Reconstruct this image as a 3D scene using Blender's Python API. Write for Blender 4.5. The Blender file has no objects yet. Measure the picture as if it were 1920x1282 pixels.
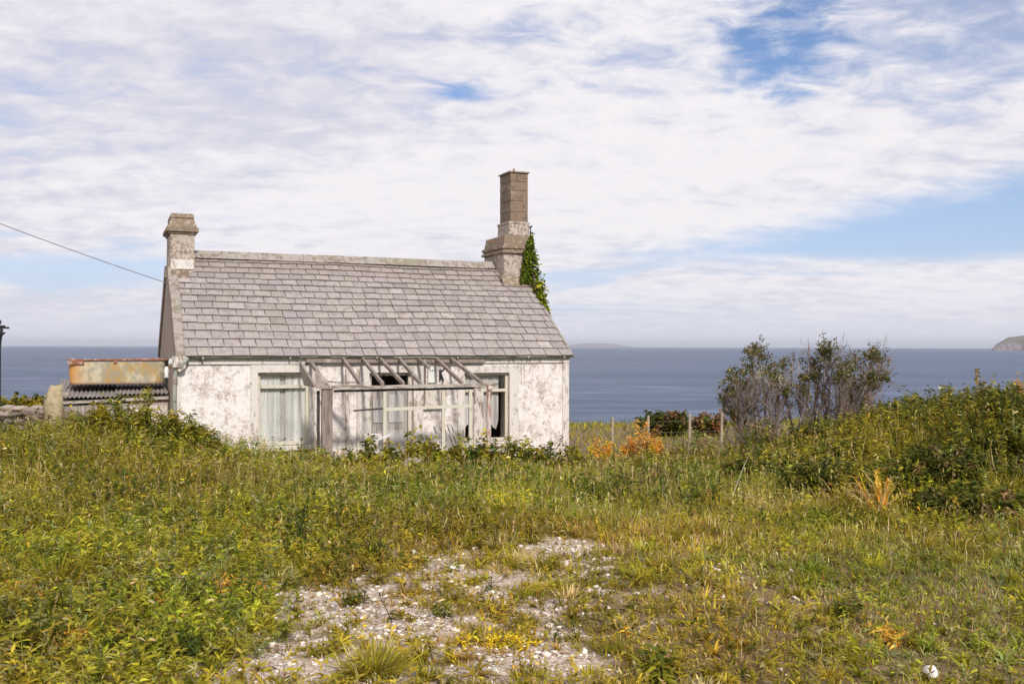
import bpy, math, random
import numpy as np
from mathutils import Vector, Matrix

# ------------------------------------------------------------------ camera, sky, sun, exposure
S = bpy.context.scene
COL = S.collection
EYE = 2.5
F = 1787.0                       # focal length in pixels of the 1920 px wide photograph
cam_data = bpy.data.cameras.new('camera')
cam = bpy.data.objects.new('camera', cam_data); COL.objects.link(cam)
cam_data.sensor_width = 36.0
cam_data.lens = 36.0 * F / 1920.0
cam_data.clip_start = 0.1; cam_data.clip_end = 200000
cam.location = (0, 0, EYE)
cam.rotation_euler = (math.radians(90 + 0.27), math.radians(0.0), 0)
cam.rotation_mode = 'XYZ'
cam.matrix_world = Matrix.Translation((0, 0, EYE)) @ Matrix.Rotation(math.radians(90 + 0.27), 4, 'X') @ Matrix.Rotation(math.radians(0.13), 4, 'Z')
S.camera = cam
S.view_settings.view_transform = 'Standard'; S.view_settings.look = 'None'
S.view_settings.exposure = 0.0; S.view_settings.gamma = 1.0

SUN_AZ = math.radians(159); SUN_EL = math.radians(37)      # azimuth clockwise from +Y
sun_dir = Vector((math.sin(SUN_AZ) * math.cos(SUN_EL), math.cos(SUN_AZ) * math.cos(SUN_EL), math.sin(SUN_EL)))
sun = bpy.data.lights.new('sun', 'SUN'); sun.energy = 3.7; sun.angle = math.radians(5); sun.color = (1.0, 0.95, 0.88)
suno = bpy.data.objects.new('sun', sun); COL.objects.link(suno)
suno.rotation_euler = sun_dir.to_track_quat('Z', 'Y').to_euler()

# small wrapper so node maths reads like arithmetic
class NX:
    def __init__(s, t, o): s.t = t; s.o = o
    def _m(s, op, *a, clamp=False):
        n = s.t.nodes.new('ShaderNodeMath'); n.operation = op; n.use_clamp = clamp
        for i, v in enumerate((s,) + a):
            if isinstance(v, NX): s.t.links.new(v.o, n.inputs[i])
            else: n.inputs[i].default_value = v
        return NX(s.t, n.outputs[0])
    def __add__(s, b): return s._m('ADD', b)
    __radd__ = __add__
    def __sub__(s, b): return s._m('SUBTRACT', b)
    def __rsub__(s, b): return (s * -1.0) + b
    def __mul__(s, b): return s._m('MULTIPLY', b)
    __rmul__ = __mul__
    def __truediv__(s, b): return s._m('DIVIDE', b)
    def max(s, b): return s._m('MAXIMUM', b)
    def min(s, b): return s._m('MINIMUM', b)
    def clamp(s): return s._m('ADD', 0.0, clamp=True)
    def step(s, a, b):               # smoothstep from a to b
        n = s.t.nodes.new('ShaderNodeMapRange'); n.interpolation_type = 'SMOOTHSTEP'
        s.t.links.new(s.o, n.inputs[0]); n.inputs[1].default_value = a; n.inputs[2].default_value = b
        return NX(s.t, n.outputs[0])
def mixc(t, f, a, b):
    n = t.nodes.new('ShaderNodeMix'); n.data_type = 'RGBA'
    for i, v in ((0, f), (6, a), (7, b)):
        if isinstance(v, NX): t.links.new(v.o, n.inputs[i])
        elif isinstance(v, (int, float)): n.inputs[i].default_value = v
        else: n.inputs[i].default_value = (*v[:3], 1)
    return NX(t, n.outputs[2])
def combine(t, x, y, z):
    n = t.nodes.new('ShaderNodeCombineXYZ')
    for i, v in enumerate((x, y, z)):
        if isinstance(v, NX): t.links.new(v.o, n.inputs[i])
        else: n.inputs[i].default_value = v
    return NX(t, n.outputs[0])
def noise(t, vec, scale, detail=5, rough=.55, dist=0.0):
    n = t.nodes.new('ShaderNodeTexNoise')
    if vec is not None: t.links.new(vec.o, n.inputs['Vector'])
    n.inputs['Scale'].default_value = scale; n.inputs['Detail'].default_value = detail
    n.inputs['Roughness'].default_value = rough; n.inputs['Distortion'].default_value = dist
    return NX(t, n.outputs[0])
def mapping(t, vec, scale=(1, 1, 1), loc=(0, 0, 0)):
    n = t.nodes.new('ShaderNodeMapping'); t.links.new(vec.o, n.inputs[0])
    n.inputs['Scale'].default_value = scale; n.inputs['Location'].default_value = loc
    return NX(t, n.outputs[0])

W = bpy.data.worlds.new('World'); S.world = W; W.use_nodes = True
wt = W.node_tree; wt.nodes.clear()
tc = wt.nodes.new('ShaderNodeTexCoord')
sx = wt.nodes.new('ShaderNodeSeparateXYZ'); wt.links.new(tc.outputs['Generated'], sx.inputs[0])
dx, dy, dz = (NX(wt, sx.outputs[i]) for i in range(3))
ay = (dy._m('ABSOLUTE')).max(0.12)
az = dx / ay; el = dz.max(0.0) / ay                       # compass position and height in the sky
den = dz.max(0.0) + 0.20
px_, py_ = dx / den, dy / den
pv = combine(wt, px_, py_, 0.0)                           # the cloud sheet as a flat layer overhead
pvs = mapping(wt, pv, (0.55, 1.0, 1), (3.1, 1.7, 0))
n_big = noise(wt, pvs, 0.75, 4, .5, .6)
n_mid = noise(wt, pvs, 2.6, 6, .55, .5)
n_fine = noise(wt, mapping(wt, pv, (.85, 1.1, 1), (7, 2, 0)), 9.5, 7, .60, .35)
skyt = wt.nodes.new('ShaderNodeTexSky'); skyt.sky_type = 'NISHITA'; skyt.sun_disc = False
skyt.sun_elevation = SUN_EL; skyt.sun_rotation = SUN_AZ; skyt.air_density = 1.0; skyt.dust_density = 0.6; skyt.ozone_density = 2.0
def gauss(cx, cy, rx, ry):
    u = (az - cx) * (1 / rx); v = (el - cy) * (1 / ry)
    return ((u * u + v * v) * -1.0)._m('EXPONENT')
# clear air: a wedge low on the right, patches high on the right, thin streaks low on the left
line = az * 0.205 + 0.082 + (n_mid - .5) * 0.05 + (n_big - .5) * .03
wedge = (line - el + (n_fine - .5) * .035).step(-0.014, 0.034) * (el + (n_mid - .5) * .03).step(0.082, 0.104) * az.step(0.0, 0.22)
holes = gauss(.29, .315, .085, .05) * 1.05 + gauss(.265, .27, .05, .018) * .55 + gauss(.30, .37, .12, .03) * .5 + gauss(-.05, .27, .055, .022) * .55 + gauss(.03, .335, .10, .03) * .42 + gauss(.5, .34, .06, .02) * .3
holes = ((holes * .8 + (n_mid - .5) * 2.6 + (n_fine - .5) * 2.6 + .10).step(.15, 1.35)) * holes.step(.03, .55)
low = ((n_mid * .6 + n_big * .4 - .5) * 3.0 + gauss(-.50, .078, .22, .02) * 1.5 + gauss(.12, .07, .1, .015) * .5).step(.3, 1.1) * (1.0 - el.step(.1, .14)) * .8
n_str = noise(wt, combine(wt, az * 2.2, el * 26.0, 3.3), 1.6, 6, .6, .6)
low = low.max((n_str + gauss(.42, .10, .25, .02) * .12 + gauss(.08, .065, .12, .03) * .1).step(.54, .70) * (1.0 - el.step(.10, .15)) * el.step(.015, .04) * .75)
thin = (n_big * .35 + n_mid * .30 + n_fine * .35 + (az.step(-.22, .15) * el.step(.17, .33)) * .13 - .035).step(.50, .68) * .60 * el.step(.02, .2)
clear = (wedge.max(holes).max(low).max(thin)).clamp()
skyl = NX(wt, skyt.outputs[0])
vm = wt.nodes.new('ShaderNodeVectorMath'); vm.operation = 'MULTIPLY'; wt.links.new(skyl.o, vm.inputs[0]); vm.inputs[1].default_value = (.105, .112, .132)
blue = mixc(wt, ((1.0 - el.step(.04, .30)) * .62).clamp(), NX(wt, vm.outputs[0]), (.52, .62, .86))
shade = (n_big * .32 + n_fine * .42 + n_mid * .26 + gauss(-.26, .235, .13, .035) * .10 + gauss(-.3, .31, .15, .02) * .05 - gauss(0., .2, .4, .06) * .06).step(.40, .62)
cloud = mixc(wt, shade, (.93, .90, .93), (.67, .67, .78))
cloud = mixc(wt, (1.0 - el.step(0.0, .09)) * .8, cloud, (.78, .79, .88))
skyc = mixc(wt, clear, cloud, blue)
bg = wt.nodes.new('ShaderNodeBackground'); wt.links.new(skyc.o, bg.inputs[0]); bg.inputs[1].default_value = 1.0
wo = wt.nodes.new('ShaderNodeOutputWorld'); wt.links.new(bg.outputs[0], wo.inputs[0])

# ------------------------------------------------------------------ helpers
rnd = random.Random(7)
rng = np.random.default_rng(11)
def tag(o, label=None, cat=None, group=None, kind=None):
    if label: o['label'] = label
    if cat: o['category'] = cat
    if group: o['group'] = group
    if kind: o['kind'] = kind
    return o
def empty(name, loc=(0, 0, 0), rz=0.0, label=None, cat=None, group=None):
    o = bpy.data.objects.new(name, None); o.empty_display_size = .2; COL.objects.link(o)
    o.location = loc; o.rotation_euler = (0, 0, rz)
    return tag(o, label, cat, group)
def at(x, y, Y):                 # world point seen at photograph pixel x, y at distance Y
    return Vector(((x - 960) / F * Y, Y, EYE - (y - 650) / F * Y))

def vnoise(x, y, sc, seed=0):
    x = np.asarray(x, float) / sc + 1000.3; y = np.asarray(y, float) / sc + 1000.7
    xi = np.floor(x).astype(np.int64); yi = np.floor(y).astype(np.int64)
    fx = x - xi; fy = y - yi; fx = fx * fx * (3 - 2 * fx); fy = fy * fy * (3 - 2 * fy)
    def h(i, j):
        v = (i * 374761393 + j * 668265263 + seed * 974634777) & 0xffffffff
        v = ((v ^ (v >> 13)) * 1274126177) & 0xffffffff
        return ((v ^ (v >> 16)) & 0xffff) / 65535.0
    return (h(xi, yi) * (1 - fx) + h(xi + 1, yi) * fx) * (1 - fy) + (h(xi, yi + 1) * (1 - fx) + h(xi + 1, yi + 1) * fx) * fy
def fnoise(x, y, sc, seed=0, o=3):
    return sum(vnoise(x, y, sc / 2 ** k, seed + k) * .5 ** k for k in range(o)) / sum(.5 ** k for k in range(o))
def sstep(a, b, v):
    t = np.clip((v - a) / (b - a), 0, 1); return t * t * (3 - 2 * t)

# materials ---------------------------------------------------------
def new_mat(name):
    m = bpy.data.materials.new(name); m.use_nodes = True
    t = m.node_tree; b = t.nodes['Principled BSDF']
    return m, t, b
def objco(t):
    n = t.nodes.new('ShaderNodeTexCoord'); return NX(t, n.outputs['Object'])
def set_in(t, sock, v):
    if isinstance(v, NX): t.links.new(v.o, sock)
    elif isinstance(v, (tuple, list)): sock.default_value = (*v[:3], 1)
    else: sock.default_value = v
def bump(t, b, h, strength=.5, dist=.02):
    n = t.nodes.new('ShaderNodeBump'); n.inputs['Strength'].default_value = strength; n.inputs['Distance'].default_value = dist
    t.links.new(h.o, n.inputs['Height']); t.links.new(n.outputs[0], b.inputs['Normal'])
def mat_patch(name, base, spots, scale=6, lo=.5, hi=.62, rough=.9, bumps=.5, bscale=40, bdist=.01, stretch=(1, 1, 1), second=None, metal=0.0, sc2=1.5):
    m, t, b = new_mat(name)
    co = mapping(t, objco(t), stretch)
    n1 = noise(t, co, scale, 8, .65, .3); n2 = noise(t, co, sc2, 5, .6); n3 = noise(t, co, bscale, 4, .6)
    c = mixc(t, (n1 * .75 + n2 * .25).step(lo, hi), base, spots)
    if second: c = mixc(t, (n2 * .7 + n1 * .3).step(.52, .66), c, second)
    c2 = mixc(t, n3.step(.3, .7) * .22, c, tuple(v * .5 for v in base))
    set_in(t, b.inputs['Base Color'], c2); b.inputs['Roughness'].default_value = rough; b.inputs['Metallic'].default_value = metal
    bump(t, b, n3 + n1 * .5, bumps, bdist)
    return m
def attr(t, name='Col'):
    n = t.nodes.new('ShaderNodeAttribute'); n.attribute_name = name; return NX(t, n.outputs['Color'])

M = {}
# old lime render: flaking white paint over grey brown, green brown damp marks
m, t, b = new_mat('old_render'); co = objco(t)
nA = noise(t, co, 14, 8, .7, .6); nB = noise(t, co, 3.2, 6, .6, .3); nC = noise(t, mapping(t, co, (1, 1, .35)), 5, 5, .6); nD = noise(t, co, 70, 3, .6)
c = mixc(t, (nA * .6 + nB * .4).step(.44, .60) * .72, (.82, .755, .715), (.48, .40, .36)); nE = noise(t, co, 20, 7, .75, .4)
c = mixc(t, (nE * .62 + nB * .38).step(.525, .59) * .85, c, (.30, .235, .21))
c = mixc(t, (nB * .6 + nC * .4).step(.50, .66) * .38, c, (.42, .36, .27))
c = mixc(t, nD.step(.45, .75) * .25, c, (.45, .40, .38))
nR = noise(t, mapping(t, co, (7, 7, .35)), 2.0, 6, .65); sz_ = t.nodes.new('ShaderNodeSeparateXYZ'); t.links.new(co.o, sz_.inputs[0]); zz_ = NX(t, sz_.outputs[2])
c = mixc(t, nR.step(.54, .66) * (zz_.step(1.2, 2.2) * .6 + (1.0 - zz_.step(.5, 1.1)) * .5), c, (.33, .275, .23))
set_in(t, b.inputs['Base Color'], c); b.inputs['Roughness'].default_value = .93
bump(t, b, nD * .6 + nA * .8, .55, .012); M['render'] = m
M['gable'] = mat_patch('bare_render', (.38, .305, .25), (.52, .45, .39), 5, .5, .66, stretch=(1, 1, .4), bscale=30)
M['chimney'] = mat_patch('chimney_render', (.50, .42, .355), (.20, .14, .095), 15, .46, .57, second=(.62, .57, .51), bscale=45)
M['chimcap'] = mat_patch('chimney_cap_render', (.24, .175, .12), (.50, .42, .33), 14, .50, .60, second=(.17, .14, .10), bscale=45)
M['stack'] = mat_patch('stack_cement', (.25, .175, .12), (.14, .10, .07), 11, .44, .60, bscale=70, bumps=.6, second=(.34, .265, .19), sc2=3)
M['margin'] = mat_patch('painted_margin', (.70, .645, .59), (.36, .30, .25), 12, .50, .63, stretch=(1, 1, .5), bscale=60)
M['wood'] = mat_patch('grey_weathered_wood', (.31, .25, .21), (.13, .10, .08), 9, .46, .62, stretch=(3, 3, .25), bscale=50, second=(.52, .46, .41))
M['woodp'] = mat_patch('flaking_white_wood', (.64, .58, .51), (.25, .19, .15), 9, .48, .57, stretch=(2, 2, .6), bscale=40)
M['woodh'] = mat_patch('flaking_white_rail', (.48, .42, .36), (.20, .155, .125), 9, .47, .58, stretch=(.5, 2, 2), bscale=40)
M['cream'] = mat_patch('cream_paint', (.62, .57, .46), (.40, .33, .24), 8, .55, .68, bscale=60, bumps=.2, rough=.6)
M['gutter'] = mat_patch('old_gutter_metal', (.36, .36, .29), (.12, .09, .07), 7, .55, .66, bscale=50, bumps=.3, stretch=(.5, 1, 1), rough=.7)
M['rust'] = mat_patch('rusty_iron', (.30, .115, .06), (.52, .44, .38), 9, .50, .60, second=(.17, .06, .035), bscale=60)
M['rustpaint'] = mat_patch('rust_streaked_white_paint', (.62, .54, .48), (.36, .12, .06), 7, .48, .56, stretch=(6, 6, .6), bscale=60)
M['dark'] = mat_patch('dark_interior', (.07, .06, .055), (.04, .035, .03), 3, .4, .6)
M['black'] = mat_patch('black_plastic', (.018, .018, .024), (.03, .03, .035), 5, rough=.45, bumps=.1)
M['cable'] = mat_patch('cable_sheath', (.20, .18, .21), (.26, .24, .27), 5, rough=.6, bumps=.1)
M['boardgrey'] = mat_patch('grey_door_boards', (.43, .38, .34), (.20, .17, .145), 5, .46, .6, stretch=(3, 3, .3), bscale=40, second=(.58, .55, .53))
M['plank'] = mat_patch('old_planks', (.42, .35, .30), (.2, .15, .12), 7, stretch=(3, 3, .3))
M['tank'] = None
m, t, b = new_mat('stained_tank'); co = objco(t)
n1 = noise(t, mapping(t, co, (1, 1, .5)), 3.2, 6, .6, .4); n2 = noise(t, co, 9, 6, .6); 
c = mixc(t, n1.step(.42, .6), (.52, .46, .32), (.42, .27, .10)); c = mixc(t, n2.step(.46, .60) * .8, c, (.30, .285, .21))
sxx = t.nodes.new('ShaderNodeSeparateXYZ'); t.links.new(co.o, sxx.inputs[0]); xx = NX(t, sxx.outputs[0]); zz = NX(t, sxx.outputs[2])
c = mixc(t, (1.0 - (xx + n1 * .5).step(-1.62, -1.15)) * .95, c, (.62, .27, .05))
c = mixc(t, (1.0 - (zz + n2 * .06).step(.03, .08)) * .8, c, (.22, .10, .05))
set_in(t, b.inputs['Base Color'], c); b.inputs['Roughness'].default_value = .7; bump(t, b, n2, .3, .01); M['tank'] = m
# corrugated sheet
M['sheet'] = mat_patch('asbestos_sheet', (.30, .26, .245), (.15, .12, .11), 6, .5, .62, bscale=50, second=(.40, .36, .34))
# slates
m, t, b = new_mat('slates'); co = objco(t)
n1 = noise(t, co, 8, 7, .65, .3); n2 = noise(t, co, 1.3, 4, .6); n3 = noise(t, co, 42, 5, .7)
c = attr(t)
c = mixc(t, n1.step(.45, .66) * .65, c, (.215, .17, .15)); c = mixc(t, n3.step(.53, .68) * .5, c, (.50, .44, .40)); n4 = noise(t, co, 20, 6, .7); c = mixc(t, n4.step(.54, .66) * .5, c, (.17, .135, .12))
c = mixc(t, n2.step(.55, .75) * .3, c, (.30, .29, .21))
set_in(t, b.inputs['Base Color'], c); b.inputs['Roughness'].default_value = .8; bump(t, b, n3 + n1, .45, .008); M['slate'] = m
M['ridge'] = mat_patch('ridge_cement', (.36, .315, .275), (.19, .145, .105), 9, .47, .60, bscale=40, second=(.27, .245, .17))
# curtain
m, t, b = new_mat('net_curtain'); co = objco(t)
n1 = noise(t, mapping(t, co, (9, 1, .2)), 2.2, 3, .5); n2 = noise(t, mapping(t, co, (1, 1, 1)), 60, 2, .5)
c = mixc(t, n1.step(.35, .65), (.74, .73, .68), (.50, .50, .48)); set_in(t, b.inputs['Base Color'], c); b.inputs['Roughness'].default_value = .9; M['curtain'] = m
m, t, b = new_mat('dirty_glass'); co = objco(t)
b.inputs['Base Color'].default_value = (.9, .9, .88, 1); b.inputs['Roughness'].default_value = .08; b.inputs['IOR'].default_value = 1.45
tr = t.nodes.new('ShaderNodeBsdfTransparent'); gl = t.nodes.new('ShaderNodeBsdfGlossy'); gl.inputs['Roughness'].default_value = .06
df = t.nodes.new('ShaderNodeBsdfDiffuse'); df.inputs[0].default_value = (.5, .5, .47, 1)
mx = t.nodes.new('ShaderNodeMixShader'); mx.inputs[0].default_value = .05; t.links.new(tr.outputs[0], mx.inputs[1]); t.links.new(gl.outputs[0], mx.inputs[2])
mx2 = t.nodes.new('ShaderNodeMixShader'); n1 = noise(t, co, 5, 5, .6); t.links.new((n1.step(.4, .75) * .14).o, mx2.inputs[0]); t.links.new(mx.outputs[0], mx2.inputs[1]); t.links.new(df.outputs[0], mx2.inputs[2])
t.links.new(mx2.outputs[0], t.nodes['Material Output'].inputs[0]); M['glass'] = m
# leaves: colour attribute, some light through
m, t, b = new_mat('leaf'); c = attr(t); set_in(t, b.inputs['Base Color'], c); b.inputs['Roughness'].default_value = .62
b.inputs['Specular IOR Level'].default_value = .15
tl = t.nodes.new('ShaderNodeBsdfTranslucent'); t.links.new(c.o, tl.inputs[0]); ms = t.nodes.new('ShaderNodeMixShader'); ms.inputs[0].default_value = .38
t.links.new(b.outputs[0], ms.inputs[1]); t.links.new(tl.outputs[0], ms.inputs[2]); t.links.new(ms.outputs[0], t.nodes['Material Output'].inputs[0]); M['leaf'] = m
m, t, b = new_mat('stone_by_colour'); c = attr(t); n1 = noise(t, objco(t), 30, 5, .6); set_in(t, b.inputs['Base Color'], mixc(t, n1.step(.4, .7) * .4, c, (.25, .22, .2))); b.inputs['Roughness'].default_value = .9; bump(t, b, n1, .4, .01); M['stonec'] = m
M['bark'] = mat_patch('bare_twig_bark', (.27, .215, .20), (.14, .11, .10), 12)
M['post'] = mat_patch('fence_post_wood', (.42, .34, .25), (.2, .16, .12), 10)

# mesh builder -------------------------------------------------------
class MB:
    def __init__(s): s.v = []; s.f = []; s.c = []
    def add(s, vs, fs, c=None):
        k = len(s.v); s.v += [tuple(v) for v in vs]; s.f += [tuple(i + k for i in f) for f in fs]
        s.c += [c or (1, 1, 1)] * len(vs); return s
    def box(s, x0, x1, y0, y1, z0, z1, c=None, tw=0.0):
        vs = [(x, y, z) for z in (z0, z1) for y in (y0, y1) for x in (x0, x1)]
        if tw: vs = [tuple(q + rnd.uniform(-tw, tw) for q in v) for v in vs]
        return s.add(vs, [(0, 2, 3, 1), (4, 5, 7, 6), (0, 1, 5, 4), (2, 6, 7, 3), (0, 4, 6, 2), (1, 3, 7, 5)], c)
    def bar(s, p, q, w, h, up=(0, 0, 1), c=None, seg=1, wob=0.0):
        p = Vector(p); q = Vector(q); d = (q - p).normalized(); u = Vector(up); a = d.cross(u).normalized(); b_ = a.cross(d).normalized()
        vs = []; fs = []
        for i in range(seg + 1):
            o = p.lerp(q, i / seg) + (a * rnd.uniform(-wob, wob) + b_ * rnd.uniform(-wob, wob) if 0 < i < seg else Vector())
            vs += [o + a * (w / 2 * i_) + b_ * (h / 2 * j_) for i_, j_ in ((-1, -1), (1, -1), (1, 1), (-1, 1))]
        for i in range(seg):
            for j in range(4): fs.append((i * 4 + j, i * 4 + (j + 1) % 4, i * 4 + 4 + (j + 1) % 4, i * 4 + 4 + j))
        fs += [(3, 2, 1, 0), tuple(seg * 4 + j for j in range(4))]
        return s.add(vs, fs, c)
    def tube(s, pts, r, n=8, cap=True, c=None):
        pts = [Vector(p) for p in pts]; k = len(pts); vs = []; fs = []
        rr = r if isinstance(r, (list, tuple)) else [r] * k
        d0 = (pts[-1] - pts[0]).normalized(); ref = Vector((0, 0, 1)) if abs(d0.z) < .8 else Vector((1, 0, 0))
        for i, p in enumerate(pts):
            d = (pts[min(i + 1, k - 1)] - pts[max(i - 1, 0)]).normalized(); a = d.cross(ref).normalized(); b_ = d.cross(a)
            vs += [p + (a * math.cos(2 * math.pi * j / n) + b_ * math.sin(2 * math.pi * j / n)) * rr[i] for j in range(n)]
        for i in range(k - 1):
            for j in range(n): fs.append((i * n + j, i * n + (j + 1) % n, (i + 1) * n + (j + 1) % n, (i + 1) * n + j))
        if cap: fs += [tuple(range(n))[::-1], tuple((k - 1) * n + j for j in range(n))]
        return s.add(vs, fs, c)
    def prism(s, poly, x0, x1):     # polygon in (y, z) swept along x
        n = len(poly); vs = [(x0, y, z) for y, z in poly] + [(x1, y, z) for y, z in poly]
        return s.add(vs, [tuple(range(n))[::-1], tuple(range(n, 2 * n))] + [(i, (i + 1) % n, n + (i + 1) % n, n + i) for i in range(n)])
    def frustum(s, x0, x1, y0, y1, z0, X0, X1, Y0, Y1, z1):
        vs = [(x0, y0, z0), (x1, y0, z0), (x1, y1, z0), (x0, y1, z0), (X0, Y0, z1), (X1, Y0, z1), (X1, Y1, z1), (X0, Y1, z1)]
        return s.add(vs, [(3, 2, 1, 0), (4, 5, 6, 7), (0, 1, 5, 4), (1, 2, 6, 5), (2, 3, 7, 6), (3, 0, 4, 7)])
    def build(s, name, mat, parent=None, smooth=False, bev=0.0, colors=False):
        me = bpy.data.meshes.new(name); me.from_pydata(s.v, [], s.f); me.update()
        import bmesh
        bm = bmesh.new(); bm.from_mesh(me); bmesh.ops.recalc_face_normals(bm, faces=bm.faces); bm.to_mesh(me); bm.free()
        if colors:
            a = me.color_attributes.new('Col', 'FLOAT_COLOR', 'POINT'); a.data.foreach_set('color', np.array([(*c, 1) for c in s.c], 'f').ravel())
        if smooth: me.polygons.foreach_set('use_smooth', [True] * len(me.polygons))
        me.materials.append(mat); o = bpy.data.objects.new(name, me); COL.objects.link(o)
        if parent: o.parent = parent
        if bev:
            b = o.modifiers.new('bevel', 'BEVEL'); b.width = bev; b.segments = 2; b.limit_method = 'ANGLE'
        return o
def np_mesh(name, V, faces_list, mat, colors=None, parent=None, smooth=False):
    """V (n,3); faces_list = list of int arrays (k,3) or (k,4)"""
    me = bpy.data.meshes.new(name)
    me.vertices.add(len(V)); me.vertices.foreach_set('co', np.ascontiguousarray(V, 'f').ravel())
    idx = np.concatenate([f.ravel() for f in faces_list]); tot = np.concatenate([np.full(len(f), f.shape[1]) for f in faces_list])
    me.loops.add(len(idx)); me.loops.foreach_set('vertex_index', idx.astype('i'))
    me.polygons.add(len(tot)); st = np.concatenate([[0], np.cumsum(tot)[:-1]])
    me.polygons.foreach_set('loop_start', st.astype('i')); 
    if smooth: me.polygons.foreach_set('use_smooth', np.ones(len(tot), bool))
    me.update(calc_edges=True)
    if colors is not None:
        a = me.color_attributes.new('Col', 'FLOAT_COLOR', 'POINT')
        a.data.foreach_set('color', np.c_[colors, np.ones(len(colors))].astype('f').ravel())
    me.materials.append(mat); o = bpy.data.objects.new(name, me); COL.objects.link(o)
    if parent: o.parent = parent
    return o

# ------------------------------------------------------------------ the ground
def ground(X, Y):
    X = np.asarray(X, float); Y = np.asarray(Y, float)
    z = np.interp(Y, [-30, 7, 9, 11, 13, 15, 17, 28, 34, 42, 46, 50, 58, 70], [.9, .85, .82, .72, .55, .35, .12, .08, -.25, -1.2, -2.5, -9, -27, -29])
    z = z + .28 * np.exp(-((X + 5.5) ** 2 / 2 / 1.1 ** 2 + (Y - 13.2) ** 2 / 2 / 1.3 ** 2)) + .22 * sstep(-2.5, -5.5, X) * sstep(8, 12, Y) * (1 - sstep(14.2, 15.8, Y))
    tt = (X - 2.5) * .66 + (Y - 10.2) * .75                       # bank rising to the right
    side = X * .55 - (Y - 10) * .12
    bank = sstep(0, 3.4, tt) * sstep(.9, 3.1, side) * (1 - .85 * sstep(13.5, 18.5, Y))
    z = z + .74 * bank + .26 * sstep(5.0, 8.5, X) * bank
    z = z + (fnoise(X, Y, 1.3, 3) - .5) * .10 * (1 + 1.5 * bank) + (fnoise(X, Y, 8, 9) - .5) * .5 * sstep(30, 60, Y + np.abs(X) * .5)
    return z
# bare patches in the grass, from the photograph: x, y, half width, half height (px), strength
patches = [(640, 1140, 105, 60, 1.25), (820, 1075, 120, 30, .8), (1040, 1035, 95, 26, .85), (560, 1240, 120, 50, 1.4), (790, 1180, 120, 45, .8), (680, 1200, 60, 40, .9),
           (1060, 1235, 75, 35, .9), (980, 1130, 140, 40, .65), (1270, 1060, 130, 30, .65), (1420, 1100, 110, 25, .55), (1500, 1130, 120, 22, .5), (1180, 1150, 90, 28, .55),
           (1740, 1150, 110, 22, .45), (1720, 1255, 90, 28, .5), (900, 1250, 90, 30, .5), (380, 1085, 26, 10, .4), (720, 1262, 110, 26, .7), (1480, 1240, 70, 20, .3), (430, 1255, 90, 35, .9)]
PG = []
for (x, y, rx, ry, s_) in patches:
    Y = (EYE - .85) * F / (y - 650); X = (x - 960) / F * Y
    PG.append((X, Y, rx / F * Y, ry * Y * Y / ((EYE - .85) * F), s_))
def bare(X, Y):
    X = np.asarray(X, float); Y = np.asarray(Y, float); m = np.zeros(np.broadcast(X, Y).shape)
    for (cx, cy, a, b_, s_) in PG: m = np.maximum(m, s_ * np.exp(-.5 * (((X - cx) / a) ** 2 + ((Y - cy) / b_) ** 2) ** 1.4))
    n_ = .55 * fnoise(X, Y, .42, 21, 4) + .45 * fnoise(X, Y, .13, 29, 2)
    big = np.maximum(0, 1 - ((X + .45 + (Y - 6) * -.12) / 1.9) ** 2 - ((Y - 6.3) / 2.3) ** 2)
    m = np.maximum(m * .86, .52 * big ** .8) * (1 - .45 * sstep(.7, 2.0, X))
    return np.clip((m * 1.12 + (n_ - .5) * 3.2 * sstep(.03, .4, m) - .17), 0, 1)
gy = np.concatenate([np.arange(-30, 3, 1.5), np.arange(3, 20, .07), np.arange(20, 75, .6)])
gx = np.concatenate([-np.geomspace(260, 14, 60), np.arange(-13.9, 14, .12), np.geomspace(14.1, 260, 60)])
GX, GY = np.meshgrid(gx, gy); GZ = ground(GX, GY)
gm = bare(GX, GY)
GZ = GZ + (fnoise(GX, GY, .12, 77, 2) - .5) * .03 * gm
nx, ny = len(gx), len(gy); ii = np.arange(nx * ny).reshape(ny, nx)
quads = np.stack([ii[:-1, :-1], ii[:-1, 1:], ii[1:, 1:], ii[1:, :-1]], -1).reshape(-1, 4)
m, t, b = new_mat('soil'); co = objco(t); a_ = attr(t)
sepc = t.nodes.new('ShaderNodeSeparateColor'); t.links.new(a_.o, sepc.inputs[0]); gmask = NX(t, sepc.outputs[0]); redm = NX(t, sepc.outputs[1])
n1 = noise(t, co, 9, 6, .65); n2 = noise(t, co, 55, 5, .7); n3 = noise(t, co, 2.2, 4, .6)
vor = t.nodes.new('ShaderNodeTexVoronoi'); t.links.new(co.o, vor.inputs['Vector']); vor.inputs['Scale'].default_value = 38; vd = NX(t, vor.outputs['Distance']); 
soil = mixc(t, n1.step(.35, .65), (.13, .085, .035), (.26, .175, .095)); grit = mixc(t, n2.step(.42, .62), (.34, .25, .18), (.68, .57, .48))
grit = mixc(t, redm * .85, grit, mixc(t, n2.step(.4, .65), (.20, .13, .09), (.36, .25, .19)))
c = mixc(t, ((gmask * 1.15 + (n1 - .5) * .9).step(.25, .8)), soil, grit)
c = mixc(t, n3.step(.45, .7) * .5 * (1.0 - gmask).clamp(), c, (.10, .11, .03))
set_in(t, b.inputs['Base Color'], c); b.inputs['Roughness'].default_value = .95; bump(t, b, n2 * .5 + vd * .6, .7, .02); M['soil'] = m
V = np.stack([GX, GY, GZ], -1).reshape(-1, 3)
g_ = np_mesh('ground', V, [quads], m, np.stack([gm.ravel(), sstep(.6, 2.2, GX + .25 * (GY - 7)).ravel(), 0 * gm.ravel()], -1), smooth=True); tag(g_, kind='structure')

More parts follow.
